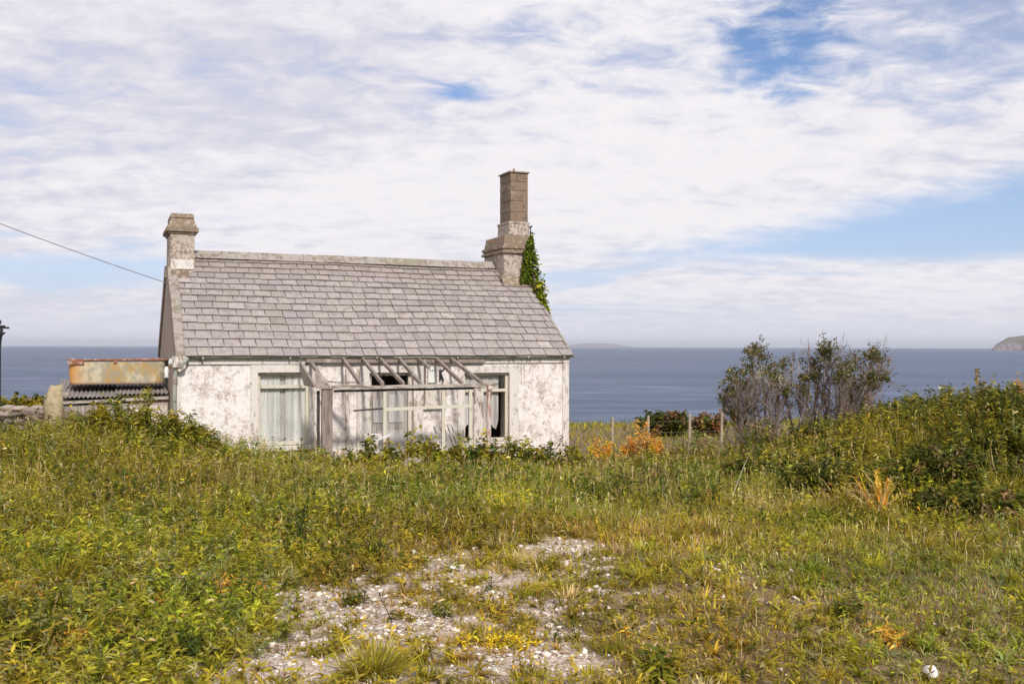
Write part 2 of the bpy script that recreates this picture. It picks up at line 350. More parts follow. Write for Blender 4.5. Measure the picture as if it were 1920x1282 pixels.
# sea -----------------------------------------------------------------
SEA = -25.0
m, t, b = new_mat('sea_water'); co = objco(t)
w1 = noise(t, mapping(t, co, (.35, 1, 1)), .045, 8, .65, .4); w2 = noise(t, mapping(t, co, (.12, 1, 1)), .006, 6, .6, .3); w3 = noise(t, mapping(t, co, (.06, 1, 1)), .0012, 4, .55)
c = mixc(t, (w1 * .6 + w2 * .4).step(.42, .58), (.050, .078, .135), (.105, .135, .21)); c = mixc(t, w3.step(.4, .62) * .5, c, (.085, .11, .17))
c = mixc(t, (w1 * .85 + w2 * .15).step(.58, .68) * .4, c, (.30, .33, .40))
set_in(t, b.inputs['Base Color'], c); b.inputs['Roughness'].default_value = .48; b.inputs['Specular IOR Level'].default_value = .22
bump(t, b, w1 + w2 * 2.0, .8, 3.0); M['sea'] = m
ang = np.linspace(0, 2 * np.pi, 193)[:-1]; radii = np.geomspace(20, 60000, 60)
V = np.stack([(radii[:, None] * np.cos(ang)).ravel(), (radii[:, None] * np.sin(ang)).ravel(), np.full(60 * 192, SEA)], -1)
V = np.vstack([V, [[0, 0, SEA]]]); q = []
i0 = np.arange(60 * 192).reshape(60, 192); i1 = np.roll(i0, -1, 1)
q = np.stack([i0[:-1], i1[:-1], i1[1:], i0[1:]], -1).reshape(-1, 4); tri = np.stack([np.full(192, 60 * 192), i0[0], i1[0]], -1)
tag(np_mesh('sea', V, [q, tri], M['sea']), kind='structure')

# headland and the far coast ------------------------------------------
def massif(name, x0, x1, y0, y1, nx, ny, hf, mat):
    xs = np.linspace(x0, x1, nx); ys = np.linspace(y0, y1, ny); A, B = np.meshgrid(xs, ys); H = hf(A, B)
    i = np.arange(nx * ny).reshape(ny, nx); qd = np.stack([i[:-1, :-1], i[:-1, 1:], i[1:, 1:], i[1:, :-1]], -1).reshape(-1, 4)
    return tag(np_mesh(name, np.stack([A, B, H], -1).reshape(-1, 3), [qd], mat), kind='structure')
m, t, b = new_mat('headland_rock'); co = objco(t)
ge = t.nodes.new('ShaderNodeNewGeometry'); sn = t.nodes.new('ShaderNodeSeparateXYZ'); t.links.new(ge.outputs['Normal'], sn.inputs[0]); nz = NX(t, sn.outputs[2])
r1 = noise(t, mapping(t, co, (1, 1, .5)), .03, 7, .65)
c = mixc(t, r1.step(.42, .62), (.10, .085, .09), (.21, .17, .16)); c = mixc(t, (nz + (r1 - .5) * .4).step(.72, .9), c, (.12, .10, .06))
set_in(t, b.inputs['Base Color'], c); b.inputs['Roughness'].default_value = .95; M['rock'] = m
def hh(A, B):
    e = (fnoise(A, B, 300, 5, 4) - .5)
    edge = np.minimum((A - B * .5055 + e * 120), (B - 8800 + e * 420)); top = 118 + 30 * sstep(20, 130, A - B * .5055) + 10 * (fnoise(A, B, 500, 8) - .5) * 2
    cl = sstep(0, 60, edge) * .45 + sstep(25, 180, edge) * .35 + sstep(100, 330, edge) * .2
    return SEA - 8 + (top + 8) * cl + (fnoise(A, B, 70, 15, 4) - .5) * 30 * sstep(0, 40, edge) * (1 - sstep(150, 300, edge))
massif('headland', 4350, 7400, 8600, 10600, 190, 120, hh, M['rock'])
def hf(A, B):
    u = (A / B - .055) / .085
    pr = np.interp(u, [0, .08, .2, .42, .62, .78, 1.0], [0, .65, .9, 1.0, .85, .35, 0]) * (.9 + .2 * fnoise(A, B, 500, 3))
    return SEA - 15 + 195 * pr * sstep(0, 1, 1 - np.abs((B - 43000) / 1500))
massif('far_coast', 2200, 6600, 41500, 44500, 80, 30, hf, M['rock'])
M['curtain2'] = mat_patch('grey_torn_curtain', (.50, .47, .45), (.30, .27, .25), 4, stretch=(5, 1, .4), bumps=.1)
# ------------------------------------------------------------------ the cottage (local x along the front, y into the house)
TH = math.atan(F / 4133.0); CT, ST = math.cos(TH), math.sin(TH)
AX, AY = -5.80, 16.5
LEN, DEP, EV, RZ = 7.57, 5.0, 2.33, 4.33
def loc(x, y, z=0.0): return Vector((AX + x * CT - y * ST, AY + x * ST + y * CT, z))
SL = (RZ - 2.36) / (DEP / 2 + .12)          # rise of the roof per metre
def rz(y): return 2.36 + (y + .12) * SL if y <= DEP / 2 else 2.36 + (DEP + .12 - y) * SL
house = empty('cottage', loc(0, 0), TH, 'abandoned white rendered stone cottage with grey slate roof and two chimneys', 'cottage')

def wall_grid(mb, x0, x1, z0, z1, holes, ya, yb):
    xs = sorted({x0, x1, *[h[0] for h in holes], *[h[1] for h in holes]}); zs = sorted({z0, z1, *[h[2] for h in holes], *[h[3] for h in holes]})
    inh = lambda a, b_: not (x0 < a < x1 and z0 < b_ < z1) or any(h[0] < a < h[1] and h[2] < b_ < h[3] for h in holes)
    for i in range(len(xs) - 1):
        for j in range(len(zs) - 1):
            a, c_, b_, d = xs[i], xs[i + 1], zs[j], zs[j + 1]; mx_, mz = (a + c_) / 2, (b_ + d) / 2
            if inh(mx_, mz): continue
            mb.add([(a, ya, b_), (c_, ya, b_), (c_, ya, d), (a, ya, d)], [(0, 1, 2, 3)])
            mb.add([(a, yb, b_), (c_, yb, b_), (c_, yb, d), (a, yb, d)], [(3, 2, 1, 0)])
            if inh(a - .001, mz): mb.add([(a, ya, b_), (a, yb, b_), (a, yb, d), (a, ya, d)], [(3, 2, 1, 0)])
            if inh(c_ + .001, mz): mb.add([(c_, ya, b_), (c_, yb, b_), (c_, yb, d), (c_, ya, d)], [(0, 1, 2, 3)])
            if inh(mx_, b_ - .001): mb.add([(a, ya, b_), (c_, ya, b_), (c_, yb, b_), (a, yb, b_)], [(3, 2, 1, 0)])
            if inh(mx_, d + .001): mb.add([(a, ya, d), (c_, ya, d), (c_, yb, d), (a, yb, d)], [(0, 1, 2, 3)])
W1 = (1.37, 2.29, .70, 2.02); W2 = (5.30, 6.26, .62, 1.98); DR = (3.41, 4.27, .02, 2.0)
w = MB(); wall_grid(w, 0, LEN, -.4, EV, [W1, W2, DR], 0, .45)
w.box(.45, LEN - .45, DEP - .45, DEP, -.4, EV)
w.build('wall', M['render'], house)
for x0, x1 in ((0, .45), (LEN - .45, LEN)):
    g = MB(); g.prism([(.45, -.4), (DEP, -.4), (DEP, EV), (DEP / 2, RZ - .06), (.45, rz(.45) - .06)], x0, x1)
    gb = g.build('gable_wall', M['gable'], house)
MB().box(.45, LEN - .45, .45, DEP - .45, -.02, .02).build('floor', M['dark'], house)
MB().box(.45, LEN - .45, 1.9, 1.98, .02, 2.3).build('inner_wall', M['boardgrey'], house)
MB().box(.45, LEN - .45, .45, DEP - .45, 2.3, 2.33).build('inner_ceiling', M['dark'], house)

# frieze band, margins
f = MB(); f.box(.06, LEN + .02, -.035, 0, 2.17, 2.325); f.build('frieze', M['margin'], house, bev=.006)
for a in (W1, W2, DR):
    f = MB()
    zb = a[2] if a is not DR else .0
    f.box(a[0] - .13, a[0], -.022, .0, zb, a[3] + .14); f.box(a[1], a[1] + .20, -.022, 0, zb, a[3] + .14); f.box(a[0], a[1], -.022, 0, a[3], a[3] + .14); f.build('painted_margin', M['margin'], house, bev=.005)
for a in ((LEN - .13, LEN + .015, -.022, 0, 0, 2.17), (0.0, .06, -.035, 0, 0, 2.325)): f = MB(); f.box(*a); f.build('corner_band', M['margin'], house, bev=.005)

# roof: decking, slates, verge coping, ridge
r = MB(); r.prism([(-.12, 2.33), (DEP / 2, RZ - .03), (DEP + .12, 2.33), (DEP + .12, 2.30), (DEP / 2, RZ - .06), (-.12, 2.30)], .02, LEN + .04)
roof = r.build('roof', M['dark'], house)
L = math.hypot(DEP / 2 + .12, RZ - 2.36); dY = (DEP / 2 + .12) / L; dZ = (RZ - 2.36) / L
sl = MB(); NR = 15
rows = []; s0 = -.05
for i in range(NR): rows.append(s0); s0 += .245 - .0045 * i
sc_ = (L - .06) / s0
for side in (0, 1):
    for i, s_ in enumerate(rows):
        s_ *= sc_; ex = (.245 - .0045 * i) * sc_
        x = .08 - rnd.uniform(0, .05) - (.145 if i % 2 else 0); end = LEN + .05
        while x < end - .02:
            wd = .29 * rnd.uniform(.86, 1.14); x1 = min(x + wd, end); xa = max(x, .10)
            if x1 - xa > .012:
                dn = s_ - rnd.uniform(0, .016) + (rnd.uniform(-.03, -.01) if rnd.random() < .03 else 0); up = s_ + ex * 1.55
                lo_, hi_ = .046 + rnd.uniform(-.003, .006), .012; th = .017; dr = rnd.uniform(-.007, .007)
                gap = rnd.uniform(.004, .008)
                def P(xx_, s__, h_):
                    sag = .012 * math.sin(xx_ * 1.3 + 1) * math.sin(s__ * 1.5)
                    y = -.10 + s__ * dY - h_ * dZ; z = 2.33 + s__ * dZ + h_ * dY + sag
                    return (xx_, y if side == 0 else DEP - y, z)
                base = rnd.choice([(.375, .325, .30), (.36, .31, .295), (.385, .335, .31), (.35, .305, .30), (.37, .325, .29), (.36, .315, .295)]); kk = rnd.uniform(.86, 1.03)
                if rnd.random() < .03: kk *= 1.22
                if rnd.random() < .05: kk *= .8
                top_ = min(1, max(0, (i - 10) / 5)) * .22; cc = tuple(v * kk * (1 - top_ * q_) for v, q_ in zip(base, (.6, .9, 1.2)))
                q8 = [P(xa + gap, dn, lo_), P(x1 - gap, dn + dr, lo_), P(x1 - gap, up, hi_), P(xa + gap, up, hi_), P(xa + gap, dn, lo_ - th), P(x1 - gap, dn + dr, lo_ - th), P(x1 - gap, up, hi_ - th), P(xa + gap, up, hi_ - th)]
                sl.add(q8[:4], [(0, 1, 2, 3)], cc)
                e0_ = 0.010                      # edges and underside coloured darker than the slate face, marking the joints
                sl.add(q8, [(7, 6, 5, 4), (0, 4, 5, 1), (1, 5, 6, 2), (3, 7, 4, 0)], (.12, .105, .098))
            x = x1
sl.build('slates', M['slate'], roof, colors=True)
rd = MB(); x = .42; 
while x < LEN - .5:
    x1 = min(x + rnd.uniform(.42, .47), LEN - .5); h = rnd.uniform(-.006, .006)
    rd.add([(a, DEP / 2 + y, RZ + z + h) for a in (x + .003, x1 - .003) for y, z in ((-.17, -.085), (-.14, -.045), (-.03, .075), (.03, .075), (.14, -.045), (.17, -.085))],
           [(0, 1, 7, 6), (1, 2, 8, 7), (2, 3, 9, 8), (3, 4, 10, 9), (4, 5, 11, 10), (5, 4, 3, 2, 1, 0), (6, 7, 8, 9, 10, 11)]); x = x1
rd.build('ridge_tiles', M['ridge'], roof)
sk = MB()
yy = -.16
k_ = 0
while yy < 2.0:
    y1 = min(yy + rnd.uniform(.5, .6), 2.06); e = .085 + rnd.uniform(-.01, .01)
    sk.prism([(yy, rz(yy) - .10), (y1 - .006, rz(y1) - .10), (y1 - .006, rz(y1) + e - .03), (yy, rz(yy) + e - .03)], -.04 + rnd.uniform(0, .01), .125 + rnd.uniform(-.01, .015)); yy = y1
sk.prism([(DEP / 2 + .4, RZ - .45), (DEP + .16, rz(DEP + .16) - .1), (DEP + .16, rz(DEP + .16) + .08), (DEP / 2 + .4, rz(DEP / 2 + .4) + .08)], -.04, .17)
sk.build('verge_coping', M['ridge'], roof, bev=.012)
vg = MB()                                    # mortar line at the right verge
vg.prism([(-.1, 2.30), (2.45, rz(2.45) - .06), (2.45, rz(2.45) + .02), (-.1, 2.375)], LEN + .0, LEN + .045)
vg.build('verge_mortar', M['ridge'], roof)

# gutter along the eaves: a half round trough with brackets
gt = MB(); n = 9; r_ = .045; pts = []
prof = [(-.10 + r_ * math.cos(math.pi + math.pi * j / (n - 1)), 2.325 + r_ * math.sin(math.pi + math.pi * j / (n - 1))) for j in range(n)]
prof += [(-.10 + (r_ - .008) * math.cos(-math.pi * j / (n - 1)), 2.325 + (r_ - .008) * math.sin(-math.pi * j / (n - 1))) for j in range(n)]
xs = np.linspace(.12, LEN + .07, 24)
vs = []; fs = []; np_ = len(prof)
for i, x in enumerate(xs):
    sag = -.016 * math.sin((x - 2) / 5.5 * math.pi) if x > 2 else 0
    vs += [(x, y, z + sag + .004 * math.sin(x * 9)) for y, z in prof]
for i in range(len(xs) - 1):
    for j in range(np_): fs.append((i * np_ + j, i * np_ + (j + 1) % np_, (i + 1) * np_ + (j + 1) % np_, (i + 1) * np_ + j))
fs += [tuple(range(np_))[::-1], tuple((len(xs) - 1) * np_ + j for j in range(np_))]
gt.add(vs, fs); gut = gt.build('gutter', M['gutter'], house)
for x in (.4, 1.9, 3.5, 5.1, 6.6, 7.4): br = MB(); br.box(x, x + .03, -.152, -.04, 2.268, 2.335); br.build('bracket', M['gutter'], gut)
fa = MB(); fa.box(.1, LEN + .04, -.052, -.036, 2.275, 2.325); fa.build('soffit_board', M['wood'], house)

# downpipe at the left corner, with its swan neck and a bit of junk by it
d = MB(); d.tube([(.16, -.17, 2.30), (.10, -.15, 2.2), (-.02, -.09, 2.08), (-.04, -.07, 1.9), (-.04, -.07, 0)], .038, 10); dp = d.build('downpipe', M['gutter'], house, smooth=True)
for z in (1.85, 1.28, .7): d = MB(); d.tube([(-.04, -.07, z), (-.04, -.07, z + .09)], .05, 10); d.build('pipe_collar', M['wood'], dp)
d = MB(); d.tube([(-.015, -.10, 2.31), (-.015, -.13, 2.12)], [.06, .075], 10); d.add([(-.09, -.13, 2.32), (.13, -.19, 2.32), (.13, -.17, 2.12), (.03, -.16, 2.05), (-.05, -.13, 2.12)], [(0, 1, 2, 3, 4)]); d.build('rainwater_head', M['woodp'], dp)
# cable bracket with white insulators
d = MB(); d.tube([(-.16, -.02, 2.12), (-.02, -.02, 2.14)], .012, 6); d.build('insulator_bracket', M['rust'], house)
d = MB(); d.tube([(-.17, -.03, 2.14), (-.17, -.03, 2.07), (-.17, -.03, 2.0), (-.17, -.03, 1.95)], [.02, .045, .03, .055], 10); d.tube([(-.1, -.05, 2.28), (-.1, -.05, 2.2), (-.1, -.05, 2.16)], [.02, .05, .03], 10); d.build('insulator', M['curtain'], house, smooth=True)

# chimneys
c1 = MB(); c1.frustum(.0, .47, 1.98, 3.02, 3.5, .01, .455, 2.0, 3.0, 4.66); ch1 = c1.build('chimney', M['chimney'], house, bev=.015); ch1['label'] = 'short square chimney with flared cap at the left gable'
c = MB(); c.box(-.02, .485, 1.97, 3.03, 4.66, 4.70); c.box(-.065, .53, 1.93, 3.07, 4.70, 4.785); c.frustum(-.03, .50, 1.95, 3.05, 4.785, .03, .44, 2.02, 2.98, 4.97); c.frustum(.02, .45, 2.0, 3.0, 4.97, .03, .44, 2.02, 2.98, 5.06)
c.build('chimney_cap', M['chimcap'], ch1, bev=.012)
c = MB(); c.box(-.03, .42, 1.80, 1.97, 3.66, 3.76); c.box(-.035, .36, 1.66, 1.80, 3.56, 3.64); c.box(.02, .34, 1.80, 1.97, 3.76, 3.95)
c.box(-.03, .33, 1.35, 1.5, 3.42, 3.50); c.box(.02, .10, 1.36, 1.46, 3.30, 3.42); c.box(.20, .30, 1.36, 1.46, 3.30, 3.42)
c.build('stepped_ledge', M['chimcap'], ch1, bev=.01)
MB().box(.03, .44, 1.965, 1.99, 3.98, 4.16).build('white_patch', M['margin'], ch1)
c2 = MB(); c2.frustum(6.95, 7.58, 1.90, 3.10, 3.2, 6.95, 7.56, 1.92, 3.1, 4.56); ch2 = c2.build('chimney', M['chimney'], house, bev=.015); ch2['label'] = 'broad chimney carrying a tall brown cement stack at the right gable'
c = MB(); c.box(6.89, 7.62, 1.86, 3.14, 4.56, 4.62); c.box(6.93, 7.6, 1.90, 3.10, 4.62, 4.66); c.box(6.90, 7.61, 1.87, 3.13, 4.66, 4.73); c.frustum(6.94, 7.6, 1.9, 3.1, 4.73, 6.98, 7.57, 1.93, 3.05, 4.96)
c.build('chimney_cap', M['chimcap'], ch2, bev=.012)
c = MB(); c.box(7.08, 7.57, 1.93, 2.60, 4.96, 5.22); c.box(7.07, 7.58, 1.92, 2.61, 5.22, 5.27)
c.build('stack_collar', M['chimney'], ch2, bev=.01)
c = MB(); zc = 5.27                       # cast blocks with slightly recessed joints
for zt_ in (5.50, 5.74, 5.97, 6.17, 6.36):
    j = rnd.uniform(-.004, .004); c.frustum(7.12 + j, 7.54 + j, 1.95 + j, 2.56, zc, 7.122 + j, 7.538 + j, 1.952 + j, 2.56, zt_ - .012)
    if zt_ < 6.3: c.frustum(7.13, 7.53, 1.96, 2.55, zt_ - .012, 7.13, 7.53, 1.96, 2.55, zt_)
    zc = zt_
c.build('stack', M['stack'], ch2)
c = MB(); c.box(7.09, 7.57, 1.92, 2.59, 6.36, 6.39); c.build('stack_slab', M['chimcap'], ch2)
c = MB(); c.tube([(7.33, 2.25, 6.39), (7.33, 2.25, 6.50)], [.03, .025], 8); c.build('flue_pot', M['rust'], ch2)
c = MB(); c.tube([(6.93, 2.3, 4.83), (6.70, 2.2, 4.84)], .014, 6); c.build('iron_rod', M['rust'], ch2)
c = MB(); c.tube([(7.58, 2.2, 4.98), (7.70, 2.15, 5.0)], .012, 6); c.tube([(7.69, 2.15, 4.86), (7.70, 2.15, 5.2)], .013, 6); c.tube([(7.66, 2.15, 5.18), (7.74, 2.15, 5.22)], .02, 6); c.tube([(7.58, 2.2, 4.84), (7.69, 2.15, 4.88)], .011, 6); c.tube([(7.64, 2.15, 5.08), (7.76, 2.15, 5.07)], .012, 6)
c.build('aerial_bracket', M['black'], ch2)
fl = MB(); 
fl.prism([(1.80, rz(1.80) + .02), (1.93, rz(1.93) + .05), (1.93, rz(1.93) + .17)], 6.90, 7.6); fl.box(6.885, 6.95, 1.95, 2.45, rz(1.9) + .1, rz(1.9) + .16)
fl.build('flashing', M['chimcap'], ch2)

# windows
def window(a, name_curt, tz, glass=True):
    x0, x1, z0, z1 = a; yb = .07; fw = .055
    fr = MB(); fr.box(x0, x0 + fw, yb, yb + .07, z0, z1); fr.box(x1 - fw, x1, yb, yb + .07, z0, z1); fr.box(x0 + fw, x1 - fw, yb, yb + .07, z1 - fw, z1); fr.box(x0 + fw, x1 - fw, yb, yb + .07, z0, z0 + .07)
    o = fr.build('window', M['cream'], house, bev=.006)
    MB().box(x0 + fw, x1 - fw, yb - .012, yb + .055, tz, tz + .06).build('transom', M['cream'], o, bev=.006)
    s = MB(); s.box(x0 - .10, x1 + .10, -.07, .07, z0 - .09, z0); s.build('sill', M['margin'], o, bev=.01)
    if glass:
        MB().box(x0 + fw, x1 - fw, yb + .03, yb + .035, z0 + .07, tz).build('pane', M['glass'], o)
        MB().box(x0 + fw, x1 - fw, yb + .03, yb + .035, tz + .06, z1 - fw).build('pane', M['glass'], o)
    return o
w1 = window(W1, 'c', 1.73)
def curtain(x0, x1, z0, z1, y, amp=.022, fq=60, mat='curtain', ragged=None):
    n = 70; vs = []; fs = []; nz_ = 8
    for i in range(n):
        x = x0 + (x1 - x0) * i / (n - 1)
        for j in range(nz_):
            zb = z0 if ragged is None else ragged(x)
            z = zb + (z1 - zb) * j / (nz_ - 1)
            vs.append((x, y + amp * math.sin(x * fq + .7 * math.sin(x * 17)) * (1 - .4 * j / 7), z))
    for i in range(n - 1):
        for j in range(nz_ - 1): fs.append((i * nz_ + j, (i + 1) * nz_ + j, (i + 1) * nz_ + j + 1, i * nz_ + j + 1))
    mb = MB(); mb.add(vs, fs); return mb
for ca, cb_ in ((1.42, 1.79), (1.88, 2.24)): curtain(ca, cb_, .72, 2.0, .150, .010, 75).build('net_curtain', M['curtain'], w1, smooth=True)
curtain(1.43, 2.23, .72, 2.0, .185, .006, 40).build('lining', M['curtain2'], w1, smooth=True)
w2 = window(W2, 'c', 1.60, glass=False)
curtain(5.36, 6.1, .9, 1.95, .165, .02, 30, ragged=lambda x: .66 + .3 * max(0, math.sin(x * 13)) + max(0, x - 5.98) * 3).build('torn_curtain', M['curtain2'], w2, smooth=True)
sh = MB(); sh.add([(5.36, .10, 1.68), (6.16, .10, 1.68), (6.2, .10, 1.92), (5.36, .10, 1.92)], [(0, 1, 2, 3)]); sh.build('cracked_pane', M['glass'], w2)

# door
x0, x1, z0, z1 = DR
fr = MB(); fr.box(x0, x0 + .07, .10, .2, z0, z1); fr.box(x1 - .07, x1, .10, .2, z0, z1); fr.box(x0 + .07, x1 - .07, .10, .2, z1 - .06, z1)
do = fr.build('door_frame', M['woodp'], house, bev=.005)
dd = MB()
for i in range(6):
    a = x0 + .07 + i * .12; dd.box(a + .003, a + .117, .15 + .002 * (i % 2), .18, z0, 1.72 - .03 * rnd.random())
dd.build('door', M['boardgrey'], do)
pn = MB()
pn.box(3.52, 3.76, .135, .148, 1.05, 1.5); pn.box(3.83, 4.12, .135, .148, 1.05, 1.58); pn.box(3.55, 4.1, .137, .148, .4, .9); pn.build('door_panel', M['curtain2'], do)
# fittings on the wall between door and right window
k = MB(); k.box(4.47, 4.90, -.14, -.022, 1.40, 1.66); k.box(4.45, 4.92, -.16, -.022, 1.36, 1.40); k.build('meter_box', M['woodp'], house, bev=.008)
k = MB(); k.box(4.55, 4.73, -.05, 0, 1.80, 2.12); v = k.build('vent_plate', M['curtain'], house, bev=.006)
for i in range(3): k = MB(); k.box(4.58 + i * .045, 4.6 + i * .045, -.056, -.051, 2.02, 2.05); k.build('vent_slot', M['dark'], v)
k = MB(); k.tube([(4.49, -.05, 2.3), (4.49, -.05, 1.66)], .018, 8); k.build('service_pipe', M['wood'], house)
k = MB(); k.tube([(4.93, -.04, 2.12), (4.80, -.045, 2.0), (4.86, -.045, 1.85), (4.84, -.04, 1.80)], .014, 6); k.tube([(4.80, -.04, 2.05), (4.80, -.04, 1.85)], .022, 6); k.build('loose_wire', M['black'], house)
for k_ in ((2.95, 3.03, -.045, 0, .3, 2.16), (3.17, 3.22, -.05, 0, .3, 2.1)): k = MB(); k.box(*k_); k.build('wall_batten', M['woodp'], house)

# ruined porch
ledge = MB(); ledge.bar((2.2, -.075, 2.235), (5.7, -.075, 2.215), .05, .07, seg=8, wob=.004); porch = ledge.build('porch', M['wood'], house); porch['label'] = 'roofless timber porch frame with bare rafters and broken rails'
yF = -1.40
bm_ = MB(); bm_.bar((2.40, yF, 1.795), (5.42, yF, 1.80), .12, .055, seg=10, wob=.006); bm_.build('beam', M['woodh'], porch)
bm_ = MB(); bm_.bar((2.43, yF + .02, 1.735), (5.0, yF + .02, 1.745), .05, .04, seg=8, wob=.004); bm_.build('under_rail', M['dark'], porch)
for xr, skx in ((2.88, 0), (3.24, .03), (3.58, .06), (3.95, .0), (4.68, .05), (4.98, .12)):
    q = MB(); q.bar((xr, -.07, 2.28), (xr + skx, yF - .03, 1.845), .048, .062, seg=5, wob=.004); q.build('rafter', M['wood'], porch)
q = MB(); q.bar((4.34, -.07, 2.26), (4.40, -.55, 2.10), .045, .06, seg=2); q.build('broken_rafter', M['wood'], porch)
q = MB(); q.box(2.215, 2.40, yF - .03, yF + .03, .1, 1.80, tw=.006); q.build('post', M['wood'], porch, bev=.008)
q = MB(); q.box(2.09, 2.13, yF - .02, yF + .02, .1, 1.76, tw=.004); q.build('post', M['woodp'], porch)
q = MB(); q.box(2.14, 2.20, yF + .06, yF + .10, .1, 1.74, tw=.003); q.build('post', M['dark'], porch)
q = MB(); q.add([(2.10, -.06, 2.22), (2.10, yF - .02, 1.80), (2.10, -.45, 1.80), (2.135, -.06, 2.22), (2.135, yF - .02, 1.80), (2.135, -.45, 1.80)], [(0, 1, 2), (5, 4, 3), (0, 3, 4, 1), (1, 4, 5, 2), (2, 5, 3, 0)])
q.add([(2.12, yF - .06, 1.78), (2.40, yF - .06, 1.78), (2.16, yF + .3, 2.1), (2.12, yF - .03, 1.78), (2.40, yF - .03, 1.78), (2.16, yF + .33, 2.1)], [(0, 1, 2), (5, 4, 3), (0, 3, 4, 1), (1, 4, 5, 2), (2, 5, 3, 0)])
q.build('gusset_board', M['wood'], porch)
q = MB(); q.bar((2.30, -.08, 2.2), (2.30, yF, 1.84), .05, .06, seg=3); q.build('side_rafter', M['wood'], porch)
q = MB(); q.bar((3.32, yF, 1.405), (4.93, yF, 1.435), .045, .055, seg=6, wob=.003); q.build('middle_rail', M['cream'], porch)
q = MB(); q.bar((2.76, yF - .02, 1.395), (3.31, yF, 1.42), .03, .03, seg=3, wob=.004); q.build('dangling_rail', M['dark'], porch)
for xm, z0_ in ((3.31, .6), (4.385, .5), (4.90, .5)):
    q = MB(); q.box(xm - .03, xm + .03, yF - .02, yF + .02, z0_, 1.71, tw=.003); q.build('mullion', M['cream'], porch)
q = MB(); q.box(4.965, 5.145, yF - .02, yF + .015, .1, 1.765, tw=.004); q.build('post', M['woodp'], porch, bev=.005)
q = MB(); q.tube([(5.235, yF - .06, 1.80), (5.235, yF - .06, .3)], .042, 10); q.tube([(5.20, yF - .09, 1.74), (5.28, yF - .09, 1.74)], .046, 8); q.build('rusty_post', M['rustpaint'], porch)
q = MB(); q.box(2.42, 4.95, yF - .03, yF + .05, .0, .62); q.box(2.95, 3.25, yF - .03, yF + .1, .92, .98, tw=.01); q.box(2.98, 3.2, yF, yF + .06, .62, .92); q.build('low_wall', M['render'], porch)
tc_ = curtain(3.75, 4.33, 1.0, 1.7, -.35, .03, 20, ragged=lambda x: .7 + .2 * abs(math.sin(x * 7)))
q = MB(); q.bar((2.5, -.5, 1.87), (2.95, yF + .1, 1.86), .12, .02, seg=3, wob=.01); q.bar((2.45, yF + .05, 1.84), (2.9, yF - .02, 1.84), .05, .02, seg=3, wob=.01); q.build('loose_lath', M['plank'], porch)

# leaning slats inside the porch, each a thing
names = ['shortest grey slat leaning in the porch, furthest left', 'second grey slat from the left leaning in the porch', 'middle grey slat of the five leaning in the porch', 'fourth grey slat from the left leaning in the porch', 'rightmost grey slat leaning by the white porch post']
for i in range(5):
    root = loc(4.55 + i * .085, -.85)
    q = MB(); a = Vector((0, 0, 0)); q.bar((.18, 0, .25), (-.12, .12, 1.12 - i * .02 + (.0 if i else -.1)), .05, .022)
    o = q.build('leaning_slat', M['plank']); o.location = root; o.rotation_euler = (0, 0, TH); tag(o, names[i], 'slat', 'slats leaning in the porch')
q = MB(); q.bar((0, 0, 0), (.46, -.02, .16), .05, .03); o = q.build('fallen_board', M['curtain']); o.location = loc(2.92, -1.62, .84); o.rotation_euler = (0, 0, TH); tag(o, 'short white board lying aslant on the bushes before the porch', 'board')
q = MB(); q.add([(0, 0, 0), (.05, 0, .16), (.2, 0, .2), (.42, .02, .12), (.4, 0, .05), (.18, 0, .09), (.06, .02, -.1), (0, .04, 0), (.05, .04, .16), (.2, .04, .2), (.42, .05, .12), (.4, .04, .05), (.18, .04, .09), (.06, .05, -.1)], [(0, 1, 2, 5, 6), (2, 3, 4, 5), (13, 12, 9, 8, 7), (12, 11, 10, 9), (0, 7, 8, 1), (1, 8, 9, 2), (2, 9, 10, 3), (3, 10, 11, 4), (4, 11, 12, 5), (5, 12, 13, 6), (6, 13, 7, 0)])
o = q.build('broken_board', M['plank']); o.scale = (.6, .6, .6); o.location = at(758, 872, 13.6); tag(o, 'pale broken board poking from the grass below the porch', 'board')

# overhead cable
p0 = loc(-.02, 2.3, 3.72); p1 = p0 + (Vector((-9.13, 17, 4.83)) - p0) * 3.2
pts = []
for i in range(40):
    k = i / 39; p = p0.lerp(p1, k); p.z -= .35 * 4 * k * (1 - k) * .55; pts.append(p)
cb = MB(); cb.tube([p - p0 for p in pts], .008, 5); o = cb.build('overhead_cable', M['cable']); o.location = p0; tag(o, 'thin dark overhead cable running to the left gable', 'cable')

